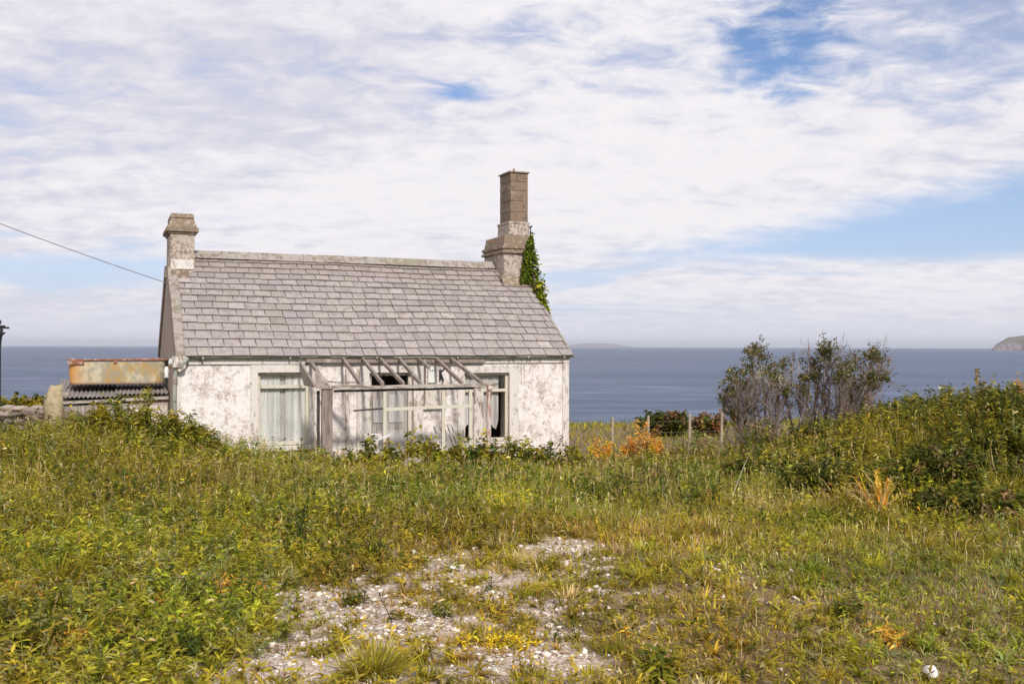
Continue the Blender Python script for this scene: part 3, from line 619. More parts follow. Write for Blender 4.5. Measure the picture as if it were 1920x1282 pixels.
# lean-to shed against the left gable
shed = empty('shed', loc(0, 0), TH, 'low lean-to shed with corrugated roof against the left gable', 'shed')
q = MB(); q.box(-.72, -.02, 1.9, 2.0, -.3, 1.55); q.box(-1.85, -.02, 4.3, 4.4, -.3, 1.7); q.box(-1.85, -1.75, 2.0, 4.3, -.3, 1.62); q.build('wall', M['gable'], shed)
q = MB(); q.box(-.70, -.05, 1.885, 1.899, .3, 1.36); q.build('white_panel', M['render'], shed)
q = MB()
for i in range(9):
    a = -1.85 + i * .125; q.box(a + .004, a + .121, 1.88 + .004 * (i % 2), 1.90, -.2, 1.45 - .05 * rnd.random())
q.build('board_front', M['boardgrey'], shed)
q = MB(); q.bar((-1.9, 1.83, 1.455), (-.02, 1.83, 1.51), .03, .055, seg=5, wob=.004); q.build('fascia', M['woodh'], shed)
def corrugated(x0, x1, y0, y1, z0, z1, pitch=.075, amp=.016, edge=0):
    n = int((x1 - x0) / pitch * 8); vs = []; fs = []
    for i in range(n + 1):
        x = x0 + (x1 - x0) * i / n; h = amp * math.sin(2 * math.pi * (x - x0) / pitch)
        e = .03 * math.sin(x * 3.1 + edge)
        vs += [(x, y0 + e, z0 + h), (x, y1, z1 + h), (x, y0 + e, z0 + h - .007), (x, y1, z1 + h - .007)]
    for i in range(n):
        a, b_ = i * 4, i * 4 + 4; fs += [(a, b_, b_ + 1, a + 1), (a + 3, b_ + 3, b_ + 2, a + 2), (a, a + 2, b_ + 2, b_), (a + 1, b_ + 1, b_ + 3, a + 3)]
    m_ = MB(); m_.add(vs, fs); return m_
corrugated(-1.93, -.85, 1.74, 3.0, 1.555, 1.68).build('roof_sheet', M['sheet'], shed)
corrugated(-.95, -.03, 1.76, 4.45, 1.60, 1.78, edge=2).build('roof_sheet', M['sheet'], shed)
corrugated(-1.95, -.95, 2.9, 4.45, 1.70, 1.80, edge=1).build('roof_sheet', M['sheet'], shed)
tank = empty('water_tank', loc(0, 0, 1.77), TH, 'long yellowed water tank with rusty red rim on the shed roof', 'tank')
def rrect(x0, x1, y0, y1, r, n=5):
    o = []
    for cx, cy, a0 in ((x1 - r, y0 + r, -90), (x1 - r, y1 - r, 0), (x0 + r, y1 - r, 90), (x0 + r, y0 + r, 180)):
        for i in range(n): a = math.radians(a0 + 90 * i / (n - 1)); o.append((cx + r * math.cos(a), cy + r * math.sin(a)))
    return o
q = MB(); P_ = rrect(-1.76, -.05, 2.25, 3.2, .16); n = len(P_); lv = [(0, .97), (.2, 1.0), (.40, 1.005), (.42, 1.0)]; cx, cy = -.9, 2.72
vs = [(cx + (x - cx) * s_, cy + (y - cy) * s_, z) for z, s_ in lv for x, y in P_]; vs += [(cx + (x - cx) * .97, cy + (y - cy) * .96, z) for z in (.42, .05) for x, y in P_]
fs = [(k * n + i, k * n + (i + 1) % n, (k + 1) * n + (i + 1) % n, (k + 1) * n + i) for k in range(5) for i in range(n)] + [tuple(range(n))[::-1], tuple(5 * n + i for i in range(n))]
q.add(vs, fs); q.build('tank_body', M['tank'], tank, smooth=False)
q = MB(); pr = [(cx + (x - cx) * 1.03, cy + (y - cy) * 1.04, .455 + .010 * math.sin(i * 1.7)) for i, (x, y) in enumerate(P_)]
q.tube(pr + pr[:2], .018, 6); q.add([(x, y, z + .01) for x, y, z in pr] + [(x, y, z - .01) for x, y, z in pr], [tuple(range(n)), tuple(range(n, 2 * n))[::-1]] + [(i, (i + 1) % n, n + (i + 1) % n, n + i) for i in range(n)])
q.box(-1.78, -1.5, 2.2, 2.24, .38, .48, tw=.01); q.box(-.98, -.92, 2.21, 2.25, .4, .48); q.build('tank_lid', M['rust'], tank)

# neighbouring house: only its gutter corner and downpipe reach the picture
nb = empty('neighbouring_house', (-10.22, 19, 0), math.radians(31), 'house at the left edge showing only a black gutter corner and downpipe', 'house')
q = MB(); q.box(-7, -.12, .15, 5, -.3, 2.9); q.prism([(.15, 2.9), (5, 2.9), (2.57, 4.6)], -7, -.12); q.build('wall', M['render'], nb)
q = MB(); q.prism([(-.02, 2.88), (2.57, 4.72), (5.2, 2.88), (5.2, 2.80), (2.57, 4.63), (-.02, 2.80)], -7.2, -.08); q.build('roof', M['sheet'], nb)
q = MB(); q.box(-7.2, .10, -.14, .0, 2.86, 2.90); q.box(-7.2, .06, -.12, -.02, 2.76, 2.86); q.box(-.2, .03, -.10, -.02, 2.92, 3.0); q.frustum(-.05, .04, -.1, -.02, 2.68, -.05, .12, -.12, 0, 2.76); q.box(.06, .17, -.12, -.04, 2.83, 2.87); gg = q.build('gutter', M['black'], nb, bev=.01)
q = MB(); q.tube([(.02, -.06, 2.72), (-.0, -.03, 2.6), (-.01, -.03, 2.4), (-.01, -.03, 0)], .04, 10); q.build('downpipe', M['black'], nb)
# ------------------------------------------------------------------ vegetation: vectorised ribbons (blades, leaves)
def unit(v): return v / np.maximum(np.linalg.norm(v, axis=-1, keepdims=True), 1e-9)
class Veg:
    def __init__(s): s.V = []; s.Q = []; s.T = []; s.C = []; s.n = 0
    def ribbons(s, P, D, L, Wd, bend, col, prof=(.7, 1, .6, 0), roll=None):
        P = np.asarray(P, float); n = len(P)
        if n == 0: return s
        D = unit(np.asarray(D, float)); L = np.broadcast_to(L, n).astype(float); Wd = np.broadcast_to(Wd, n).astype(float); bend = np.broadcast_to(bend, n).astype(float)
        az_ = rng.uniform(0, 2 * np.pi, n); r0 = np.stack([np.cos(az_), np.sin(az_), np.zeros(n)], -1)
        up = np.array([0, 0, 1.0]); side = np.cross(D, np.where((np.abs(D[:, 2]) > .93)[:, None], r0, up)); side = unit(side); nor = np.cross(side, D)
        if roll is None: roll = rng.normal(0, .5, n)
        side = side * np.cos(roll)[:, None] + nor * np.sin(roll)[:, None]
        K = len(prof); ts = np.linspace(0, 1, K); cs = []
        for k, t_ in enumerate(ts):
            c = P + D * (L * t_)[:, None]; c[:, 2] -= bend * L * t_ * t_
            h = bend * L * t_ * t_ * .5; c[:, :2] += unit(D[:, :2] + 1e-6) * h[:, None] * .6
            if prof[k] > 0: cs += [c - side * (Wd * prof[k] / 2)[:, None], c + side * (Wd * prof[k] / 2)[:, None]]
            else: cs += [c]
        V = np.stack(cs, 1); m = V.shape[1]; base = s.n + np.arange(n)[:, None] * m
        for k in range(K - 1):
            if prof[k + 1] > 0: s.Q.append(base + np.array([[2 * k, 2 * k + 1, 2 * k + 3, 2 * k + 2]]))
            else: s.T.append(base + np.array([[2 * k, 2 * k + 1, 2 * k + 2]]))
        s.V.append(V.reshape(-1, 3)); s.n += n * m
        s.C.append(np.repeat(np.broadcast_to(col, (n, 3)), m, 0)); return s
    def solid(s, V, T, col):
        s.V.append(V); s.T.append(T + s.n); s.n += len(V); s.C.append(col); return s
    def build(s, name, parent=None, mat='leaf', origin=None):
        V = np.concatenate(s.V); 
        if origin is not None: V = V - np.array(origin)
        fl = []
        if s.Q: fl.append(np.concatenate(s.Q))
        if s.T: fl.append(np.concatenate(s.T))
        o = np_mesh(name, V, fl, M[mat], np.clip(np.concatenate(s.C), 0, 1), parent)
        if origin is not None and parent is None: o.location = origin
        return o
PAL = dict(green=(.225, .202, .018), lime=(.39, .325, .030), olive=(.29, .24, .035), dark=(.098, .112, .015), straw=(.54, .44, .20), brown=(.26, .165, .075), red=(.29, .13, .055),
           orange=(.72, .37, .06), yellow=(.64, .50, .03), grey=(.31, .29, .12), deep=(.058, .070, .015), tan=(.42, .31, .14))
def pick(names, w, n, var=.22):
    w = np.array(w, float); w /= w.sum(); c = np.array([PAL[k] for k in names])[rng.choice(len(names), n, p=w)]
    return c * (1 + rng.normal(0, var, (n, 1))).clip(.45, 1.8) * 1.18 * (1 + rng.normal(0, .06, (n, 3)))
def scatter(n, y0, y1, k=1.0, margin=.78):
    u = rng.random(n); Y = (y0 ** (k + 1) + u * (y1 ** (k + 1) - y0 ** (k + 1))) ** (1 / (k + 1)); X = rng.uniform(-1, 1, n) * (margin * Y + .4)
    return X, Y
def in_house(X, Y):
    dx_ = X - AX; dy_ = Y - AY; lx = dx_ * CT + dy_ * ST; ly = -dx_ * ST + dy_ * CT
    return ((lx > -.05) & (lx < LEN + .05) & (ly > -.05) & (ly < DEP)) | ((lx > -1.95) & (lx <= 0) & (ly > 1.85) & (ly < 4.5))
def bankness(X, Y):
    tt = (X - 2.5) * .66 + (Y - 10.2) * .75; side = X * .55 - (Y - 10) * .12
    return sstep(0, 2.4, tt) * sstep(.9, 2.4, side)
def vheight(X, Y):              # how tall the growth stands
    h = np.interp(Y, [3, 6, 8, 9.5, 11, 13, 16, 20, 45], [.06, .075, .11, .20, .28, .34, .34, .2, .2])
    h = h * (.35 + .65 * fnoise(X, Y, 1.1, 31) + .65 * fnoise(X, Y, .45, 35)) + .10 * bankness(X, Y) + .10 * sstep(-1.5, -4.5, X) * sstep(5.5, 9, Y)
    return h * (1 - .7 * bare(X, Y))
def on(X, Y, dz_=0.0): return np.stack([X, Y, ground(X, Y) + dz_], -1)
def dirs(n, e0, e1, az0=None):
    a = rng.uniform(0, 2 * np.pi, n) if az0 is None else az0; e = np.radians(rng.uniform(e0, e1, n))
    return np.stack([np.cos(a) * np.cos(e), np.sin(a) * np.cos(e), np.sin(e)], -1)
def tone(X, Y, col, amt=1.0):   # patches of fresher and drier growth
    a = fnoise(X, Y, 1.6, 51)[:, None] - .5; b_ = fnoise(X, Y, .55, 57)[:, None] - .5
    dry = np.array([1.14, 1.02, 1.0]); fresh = np.array([.86, 1.04, .85])
    k = np.clip(.5 + a * 2.6 * amt, 0, 1); return col * (fresh * (1 - k) + dry * k) * (1 + b_ * .9 * amt)

Q_ = 1.0
# grass
v = Veg(); n = int(470000 * Q_); X, Y = scatter(n, 3.7, 19, .35)
keep = (~in_house(X, Y)) & (rng.random(n) > bare(X, Y) * .93) & (rng.random(n) < .55 + .75 * fnoise(X, Y, .30, 61))
X, Y = X[keep], Y[keep]; n = len(X); h = vheight(X, Y)
hh_ = h * rng.uniform(.45, 1.2, n) * (1 - .35 * bankness(X, Y)) * np.where(rng.random(n) < .08, 1.5, 1)
dryp = .76 - .36 * sstep(.3, 2.4, X) * sstep(9.5, 7.5, Y) - .12 * sstep(4, 1, np.abs(X)) * sstep(8, 10, Y)
col = np.where((rng.random(n) < dryp)[:, None], pick(['green', 'lime', 'olive', 'dark'], [3, 4.5, 3, .8], n), pick(['straw', 'tan', 'brown', 'red'], [3.5, 4, 2.4, 1.0], n))
v.ribbons(on(X, Y, -.01), dirs(n, 35, 86), hh_, .0035 + .0007 * Y + .003 * rng.random(n), rng.uniform(.05, .55, n), tone(X, Y, col), prof=(1, .8, .45, 0))
X, Y = scatter(26000, 19, 42, .6); keep = ~in_house(X, Y); X, Y = X[keep], Y[keep]; n = len(X)
v.ribbons(on(X, Y, -.02), dirs(n, 40, 85), rng.uniform(.12, .35, n), .03, .2, tone(X, Y, pick(['green', 'lime', 'dark', 'olive'], [4, 3, 2, 2], n)), prof=(1, .7, 0))
nt = 520; tx, ty = scatter(nt, 4.0, 15, .8); keep = ~in_house(tx, ty) & (rng.random(nt) > .75 * bare(tx, ty)); tx, ty = tx[keep], ty[keep]; nt = len(tx)
idx = np.repeat(np.arange(nt), 70); m_ = len(idx); a_ = rng.uniform(0, 6.28, m_); r_t = np.abs(rng.normal(0, .035, m_)) * (1 + ty[idx] * .06); tc_col = pick(['lime', 'green', 'olive', 'straw'], [4, 4, 2, 1], nt, .18)
xx = tx[idx] + r_t * np.cos(a_); yy = ty[idx] + r_t * np.sin(a_); th_ = (.07 + .9 * vheight(tx, ty))[idx] * rng.uniform(.5, 1.25, m_)
v.ribbons(on(xx, yy, -.01), dirs(m_, 40, 85, a_ + rng.normal(0, .5, m_)), th_, .0045 + .0007 * yy, rng.uniform(.1, .6, m_), tc_col[idx] * (1 + rng.normal(0, .18, (m_, 1))), prof=(1, .9, .5, 0))
tag(v.build('grass'), 'rough green and yellow grass covering the ground before the cottage', 'grass', kind='stuff')

def weedset(v, X, Y, H, nl, ll, lw, names, wts, e0=5, e1=60, z0=.1, dead=.035, bend=.4, tn=1.0):
    n = len(X)
    if n == 0: return
    base = on(X, Y, -.01); lean = dirs(n, 60, 90); H = np.broadcast_to(H, n)
    pc = tone(X, Y, pick(names, wts, n, .16), tn); nleaf = np.broadcast_to(nl, n)
    v.ribbons(base, lean, H, .004 + .0004 * Y, .05, pc * .8, prof=(1, .9, .5, 0))
    idx = np.repeat(np.arange(n), nleaf); m = len(idx); t_ = rng.uniform(z0, 1.0, m)
    P = base[idx] + lean[idx] * (H[idx] * t_)[:, None]; P[:, 2] -= .05 * H[idx] * t_ ** 2
    D = dirs(m, e0, e1); sz = np.broadcast_to(ll, n)[idx] * rng.uniform(.6, 1.25, m) * (1.15 - .5 * t_)
    cc = pc[idx] * (1 + rng.normal(0, .16, (m, 1))); dm = rng.random(m) < dead
    cc[dm] = pick(['straw', 'yellow', 'brown', 'orange'], [3, 1.2, 2, .6], dm.sum())
    v.ribbons(P, D, sz, sz * lw * rng.uniform(.8, 1.2, m), rng.uniform(.1, bend * 1.6, m), cc, prof=(.35, 1, .75, 0))

# leafy weeds
v = Veg()
X, Y = scatter(11800, 3.7, 9.5, .55); k = (rng.random(len(X)) > bare(X, Y) * .95) & (rng.random(len(X)) < .35 + 1.1 * fnoise(X, Y, .8, 71)); X, Y = X[k], Y[k]
left = sstep(1.0, -2.5, X); k = rng.random(len(X)) < .45 + .55 * left; X, Y, left = X[k], Y[k], left[k]
weedset(v, X, Y, (.05 + .11 * rng.random(len(X))) * (1 + .9 * left), (9 + 8 * rng.random(len(X)) + 5 * left).astype(int), .050 + .022 * left, .26, ['green', 'lime', 'olive', 'grey', 'dark'], [4, 5, 3, 2, 1])
X, Y = scatter(18000, 8.2, 18.5, .8); k = ~in_house(X, Y) & (rng.random(len(X)) < .25 + 1.3 * fnoise(X, Y, 1.0, 75) * (1 + .7 * bankness(X, Y)) - .55 * sstep(4.2, 1.2, np.abs(X - 1.2)) * sstep(14, 12, Y)); X, Y = X[k], Y[k]
weedset(v, X, Y, vheight(X, Y) * rng.uniform(.7, 1.4, len(X)), 16, .078, .29, ['green', 'lime', 'olive', 'grey', 'dark'], [5, 3, 3, 2, 2.5], bend=.5)
# denser clumps of one kind, so the growth is not even
nc = 530; cx_, cy_ = scatter(nc, 4.0, 16.5, .9); keep = ~in_house(cx_, cy_) & (bare(cx_, cy_) < .22); keep2 = rng.random(len(keep)) < .3 + .7 * np.maximum(sstep(.5, -2, cx_), bankness(cx_, cy_)) + .5 * sstep(12.5, 13.5, cy_); keep &= keep2; cx_, cy_ = cx_[keep], cy_[keep]; nc = len(cx_)
kinds = [(['green', 'dark'], [3, 1]), (['lime', 'green'], [3, 1]), (['dark', 'deep'], [3, 1]), (['olive', 'tan'], [2, 1]), (['grey', 'green'], [2, 1])]
for ki, (nm_, wt_) in enumerate(kinds):
    sel = np.arange(nc) % 5 == ki; per = 26; idx = np.repeat(np.where(sel)[0], per); rad = (.06 + .022 * cy_[idx]) * (1 + .0 * cx_[idx])
    xx = cx_[idx] + rng.normal(0, 1, len(idx)) * rad; yy = cy_[idx] + rng.normal(0, 1, len(idx)) * rad * .8; k = ~in_house(xx, yy); xx, yy = xx[k], yy[k]; rr = rad[k]
    hh3 = (.05 + vheight(xx, yy)) * np.array([1.1, 1.0, 1.25, .9, 1.0])[ki] * rng.uniform(.7, 1.25, len(xx))
    weedset(v, xx, yy, hh3, 12, .045 + .0035 * yy, [.3, .22, .38, .25, .16][ki], nm_, wt_, tn=.5, e0=0, e1=75)
# little tufts and mats creeping over the gravel
nc = 520; cx_, cy_ = scatter(nc, 3.9, 9.2, .7, .35); keep = bare(cx_, cy_) > .15; cx_, cy_ = cx_[keep], cy_[keep]; nc = len(cx_); idx = np.repeat(np.arange(nc), 12); rad = rng.uniform(.025, .11, nc)[idx]
xx = cx_[idx] + rng.normal(0, 1, len(idx)) * rad; yy = cy_[idx] + rng.normal(0, 1, len(idx)) * rad
weedset(v, xx, yy, .02 + .05 * rng.random(len(xx)), 9, .030, .28, ['lime', 'green', 'olive', 'tan', 'red'], [4, 3, 3, 1, .6], e0=0, e1=55, dead=.08)
tag(v.build('weeds'), 'low leafy green weeds mixed through the grass', 'weeds', kind='stuff')

# strappy rosettes and tussocks
v = Veg(); X, Y = scatter(2600, 3.8, 11, .7); k = (rng.random(len(X)) > bare(X, Y) * .86); X, Y = X[k], Y[k]; n = len(X)
idx = np.repeat(np.arange(n), 16); m = len(idx); pc = tone(X, Y, pick(['lime', 'green', 'olive', 'grey'], [4, 4, 2, 1], n, .15))
sz = rng.uniform(.06, .17, n)[idx] * rng.uniform(.6, 1.1, m)
v.ribbons(on(X, Y)[idx], dirs(m, 12, 75), sz, sz * .09 + .003, rng.uniform(.2, .8, m), pc[idx] * (1 + rng.normal(0, .15, (m, 1))), prof=(.6, 1, .8, .5, 0))
tag(v.build('leaf_rosettes'), 'small rosettes of narrow strappy leaves dotted over the gravel', 'weeds', kind='stuff')

# dry stalks with seed heads
v = Veg(); X, Y = scatter(11800, 4.2, 17.5, .75); k = ~in_house(X, Y) & (rng.random(len(X)) < (1.5 * fnoise(X, Y, .9, 81) - .28) * (1 - .65 * bankness(X, Y)) * (1 - .7 * sstep(-3.4, -4.4, X) * sstep(10, 11.5, Y))) & (rng.random(len(X)) > bare(X, Y)); X, Y = X[k], Y[k]; n = len(X)
H = vheight(X, Y) * rng.uniform(.9, 1.5, n) + .03; D = dirs(n, 66, 90); P = on(X, Y); c = pick(['straw', 'tan', 'brown', 'red'], [5, 4, 1.6, 1], n)
v.ribbons(P, D, H, .0022 + .00042 * Y, .12, c, prof=(1, .8, .8, 0)); tip = P + D * H[:, None] * .96; tip[:, 2] -= .10 * H
for _ in range(3):
    v.ribbons(tip - D * rng.uniform(0, .04, (n, 1)), D + dirs(n, -20, 60) * .5, rng.uniform(.02, .06, n), .004 + .0006 * Y, .1, c * .9, prof=(.5, 1, .7, 0))
tag(v.build('seed_stalks'), 'thin dry grass stalks with straw coloured seed heads', 'grass', kind='stuff')

# tiny flowers
v = Veg(); X, Y = scatter(2600, 4, 16, .6); k = (rng.random(len(X)) < 1.6 * fnoise(X, Y, .7, 91) - .55) & ~in_house(X, Y); X, Y = X[k], Y[k]; n = len(X); H = vheight(X, Y) * rng.uniform(.7, 1.15, n) + .01
P = on(X, Y); P[:, 2] += H; fc = np.where((rng.random(n) < .8)[:, None], np.array(PAL['yellow']) * 1.15, np.array([.75, .72, .66]))
for i in range(4): v.ribbons(P, dirs(n, 10, 40, np.full(n, i * 1.57) + rng.uniform(0, .6, n)), .006 + .0011 * Y, .006 + .0009 * Y, 0, fc, prof=(.7, 1, 0), roll=np.zeros(n))
v.ribbons(P - np.array([0, 0, 1]) * H[:, None], np.tile([0, 0, 1.], (n, 1)), H, .003, 0, pick(['green'], [1], n), prof=(1, 1))
tag(v.build('wildflowers'), 'tiny yellow and white flowers scattered among the weeds', 'flowers', kind='stuff')

# coloured patches seen in the photo: leaves turning yellow and orange
v = Veg()
for (x, y, rx, ry, k, nm) in ((440, 1020, 60, 14, 150, 'yellow'), (500, 1030, 30, 10, 90, 'orange'), (280, 975, 40, 14, 120, 'lime'), (440, 1130, 50, 12, 130, 'orange'), (290, 1090, 40, 20, 110, 'tan'), (280, 1160, 50, 16, 110, 'orange'),
        (150, 1240, 60, 14, 150, 'orange'), (60, 1140, 40, 16, 90, 'orange'), (600, 990, 60, 12, 110, 'lime'), (950, 965, 60, 20, 190, 'yellow'), (1130, 950, 70, 20, 150, 'lime'), (100, 880, 50, 20, 150, 'red'), (1500, 870, 30, 18, 120, 'yellow'),
        (940, 1245, 60, 10, 100, 'yellow'), (1680, 1230, 30, 12, 50, 'orange'), (1450, 960, 80, 20, 120, 'straw'), (850, 900, 40, 16, 150, 'red'), (1180, 900, 60, 16, 150, 'red')):
    Yb = (EYE - .85 + .1) * F / (y - 650) if y > 900 else 12.5
    Yb = min(Yb, 13); X0 = (x - 960) / F * Yb; xx = X0 + rng.normal(0, .6, k) * rx / F * Yb; yy = Yb + rng.normal(0, .6, k) * ry * Yb * Yb / (1.65 * F) * .8
    weedset(v, xx, yy, vheight(xx, yy) * rng.uniform(.6, 1.15, k) + .02, 5, .035 + .003 * Yb, .3, [nm, 'olive', 'tan'], [4, 1, 1], tn=.3, dead=0)
tag(v.build('turning_leaves'), 'patches of weeds with leaves turning yellow, orange and rusty red', 'weeds', kind='stuff')

# stones -------------------------------------------------------------
import bmesh
def ico(sub):
    bm = bmesh.new(); bmesh.ops.create_icosphere(bm, subdivisions=sub, radius=1); v_ = np.array([q.co[:] for q in bm.verts]); f_ = np.array([[q.index for q in f.verts] for f in bm.faces]); bm.free(); return v_, f_
I1, I2 = ico(1), ico(2)
def stones(P, size, col, tpl=I1, flat=.5, jit=.30, sink=.3):
    n = len(P); tv, tf = tpl; m = len(tv); sc_ = size[:, None] * np.stack([rng.uniform(.8, 1.4, n), rng.uniform(.7, 1.1, n), rng.uniform(flat * .7, flat * 1.2, n)], -1)
    V = tv[None] * sc_[:, None, :] * (1 + rng.normal(0, jit, (n, m, 1))); a = rng.uniform(0, 6.28, n); ca, sa = np.cos(a)[:, None], np.sin(a)[:, None]
    V = np.stack([V[..., 0] * ca - V[..., 1] * sa, V[..., 0] * sa + V[..., 1] * ca, V[..., 2]], -1); V = V + P[:, None, :]; V[..., 2] += (size * flat * (1 - sink))[:, None] * .6
    T = (tf[None] + np.arange(n)[:, None, None] * m).reshape(-1, 3); return V.reshape(-1, 3), T, np.repeat(col, m, 0)
X, Y = scatter(65000, 3.8, 9.6, .6); bb = bare(X, Y); k = rng.random(len(X)) < bb ** 1.4 * 1.0 + .006; X, Y, bb = X[k], Y[k], bb[k]; n = len(X)
sz = np.clip(rng.lognormal(-4.85, .62, n), .003, .027)
lightish = fnoise(X, Y, .7, 101) + .25 * sstep(.6, -1.8, X) - .55 * sstep(.6, 2.2, X + .25 * (Y - 7))
col = np.where((rng.random(n) < .15 + .75 * lightish)[:, None], np.array([.72, .63, .55]), np.array([.36, .26, .18])) * (1 + rng.normal(0, .2, (n, 1))).clip(.5, 1.25) * (1 + rng.normal(0, .03, (n, 3)))
v = Veg(); v.solid(*stones(on(X, Y), sz, col)); tag(v.build('gravel', mat='stonec'), 'pinkish white gravel and chips in the bare patches', 'gravel', kind='stuff')
for i, (x, y, s_, lab) in enumerate(((1745, 1262, .050, 'flat white stone near the bottom right corner of the grass'), (380, 1083, .040, 'whitish stone alone in the weeds left of the gravel'), (850, 1062, .030, 'pale stone at the upper edge of the gravel below the porch'))):
    Yb = 1.65 * F / (y - 650); X0 = (x - 960) / F * Yb; p = np.array([[0, 0, .0]]); o_ = on(np.array([X0]), np.array([Yb]), .02)[0]
    v = Veg(); v.solid(*stones(p, np.array([s_]), np.array([[.78, .72, .68]]), I2, .5, .07, 0)); o = v.build('stone', mat='stonec'); o.location = o_; tag(o, lab, 'stone')

# bushes: stems fan out from the base, leaves along them --------------
def bush(name, label, cat, base, rx, ry, h, nst, nlf, ll, lw, names, wts, group=None, e0=-10, e1=60, stemc='brown', dead=.04, var=.18, domed=1.0, stem_w=.010, lo=.25, bend=.5, prof=(.35, 1, .75, 0)):
    bx_, by_, bz_ = base; a = rng.uniform(0, 2 * np.pi, nst); r = np.sqrt(rng.random(nst)) * (1 + rng.normal(0, .10, nst))
    tz = h * (1 - .62 * domed * r ** 2) * np.where(rng.random(nst) < .12, rng.uniform(1.0, 1.16, nst), rng.uniform(.58, 1.0, nst)); tip = np.stack([bx_ + rx * r * np.cos(a), by_ + ry * r * np.sin(a), np.zeros(nst)], -1)
    foot = np.stack([bx_ + .55 * rx * r * np.cos(a), by_ + .55 * ry * r * np.sin(a), np.zeros(nst)], -1)
    gf = ground(foot[:, 0], foot[:, 1]); foot[:, 2] = gf - .03; tip[:, 2] = np.maximum(bz_, gf - .05) + tz
    org = (bx_, by_, bz_); e = empty(name, org, 0, label, cat, group)
    D = tip - foot; Ls = np.linalg.norm(D, axis=1)
    s_ = Veg(); s_.ribbons(foot, D, Ls, stem_w, .04, pick([stemc], [1], nst, .2), prof=(1, .8, .6, .3, 0)); s_.build('stem', e, origin=org)
    idx = np.repeat(np.arange(nst), nlf); m = len(idx); t_ = lo + (1 - lo) * rng.random(m) ** .7
    P = foot[idx] + D[idx] * t_[:, None]; P += rng.normal(0, .022 * (1 + h), (m, 3)) * (1 - .4 * t_[:, None]); P[:, 2] -= .04 * Ls[idx] * t_ ** 2
    pc = pick(names, wts, nst, var)[idx] * (1 + rng.normal(0, .15, (m, 1))); dm = rng.random(m) < dead; pc[dm] = pick(['straw', 'brown', 'yellow'], [2, 2, 1], dm.sum())
    az_ = np.arctan2(P[:, 1] - by_, P[:, 0] - bx_) + rng.normal(0, 1.1, m); sz = ll * rng.uniform(.6, 1.2, m)
    f_ = Veg(); f_.ribbons(P, dirs(m, e0, e1, az_), sz, sz * lw, rng.uniform(.1, bend * 1.4, m), pc, prof=prof); f_.build('foliage', e, origin=org); return e
def bpx(x, ytop, ybase, Y, wpx, **k):
    X0 = (x - 960) / F * Y; gz = float(ground(X0, Y)); h = EYE - (ytop - 650) / F * Y - gz; return (X0, Y, gz), wpx / 2 / F * Y, h
GR = (['green', 'lime', 'dark', 'olive'], [5, 4, 2, 1.5])
def B(name, label, cat, x, yt, Y, wpx, nst, nlf, ll, lw, names, wts, ryk=.8, **k):
    base, rx, h = bpx(x, yt, 0, Y, wpx); return bush(name, label, cat, base, rx, rx * ryk, max(h, .12), nst, nlf, ll, lw, names, wts, **k)
gm_ = 'leafy bushes on the mound left of the cottage'
B('leafy_bush', 'tallest leafy green bush crowning the mound before the shed', 'bush', 255, 738, 13.1, 260, 150, 56, .095, .28, *GR, group=gm_)
B('leafy_bush', 'round leafy bush beside the cottage corner below the window side', 'bush', 345, 778, 13.1, 160, 100, 46, .085, .28, *GR, group=gm_)
B('leafy_bush', 'small leafy bush on the mound in front of the stone wall', 'bush', 160, 768, 12.9, 200, 110, 46, .08, .26, *GR, group=gm_)
B('leafy_bush', 'low dark leafy bush at the foot of the mound facing the grass', 'bush', 240, 812, 12.1, 270, 130, 46, .08, .28, ['green', 'dark', 'lime'], [4, 3, 2], group=gm_)
B('leafy_bush', 'broad pale green leafy bush at the left edge below the stone wall', 'bush', 60, 815, 11.8, 260, 120, 44, .085, .26, ['green', 'lime', 'olive'], [4, 3, 3], group=gm_)
B('leafy_bush', 'leafy green bush at the right foot of the mound below the white wall', 'bush', 385, 838, 12.3, 170, 90, 44, .085, .28, *GR, group=gm_)
for x, yt, lab in ((366, 790, 'taller of two upright leafy shoots against the white wall'), (387, 803, 'right and shorter of two upright leafy shoots against the white wall')):
    B('leafy_shoot', lab, 'plant', x, yt, 13.3, 17, 4, 42, .075, .3, ['green', 'lime'], [3, 2], group='upright shoots by the wall', lo=.1, domed=.2)
B('red_leaved_plant', 'small plant with orange red leaves at the cottage corner', 'plant', 308, 783, 14.6, 40, 14, 16, .06, .5, ['red', 'orange'], [3, 2])
B('red_leaved_plant', 'small plant with orange red leaves by the shed wall', 'plant', 288, 785, 14.6, 22, 8, 14, .06, .5, ['red', 'orange'], [3, 2])
BR = (['green', 'dark', 'lime', 'deep'], [4, 4, 2.5, 2]); gp = 'brambles in front of the porch'
B('bramble_bush', 'bramble bush under the white fallen board left of the porch front', 'bush', 705, 820, 14.6, 160, 95, 42, .085, .55, *BR, group=gp)
B('bramble_bush', 'bramble bush at the middle of the porch front', 'bush', 800, 806, 14.8, 150, 105, 42, .085, .55, ['lime', 'green', 'dark'], [4, 4, 3], group=gp)
B('bramble_bush', 'bramble bush at the foot of the rusty porch post', 'bush', 885, 812, 15.0, 140, 90, 42, .085, .55, *BR, group=gp)
B('bramble_bush', 'arching bramble bush under the right window', 'bush', 965, 816, 15.1, 140, 100, 42, .09, .5, ['green', 'lime', 'dark'], [5, 3, 2], group=gp, bend=.9)
B('bramble_bush', 'low bramble bush at the right corner of the cottage', 'bush', 1045, 820, 16.0, 130, 85, 36, .08, .5, ['green', 'dark', 'brown'], [4, 4, 1], group=gp)
B('bramble_bush', 'low bramble bush under the curtained window', 'bush', 560, 838, 14.4, 150, 50, 34, .08, .4, ['green', 'lime', 'olive'], [4, 4, 2], group=gp)
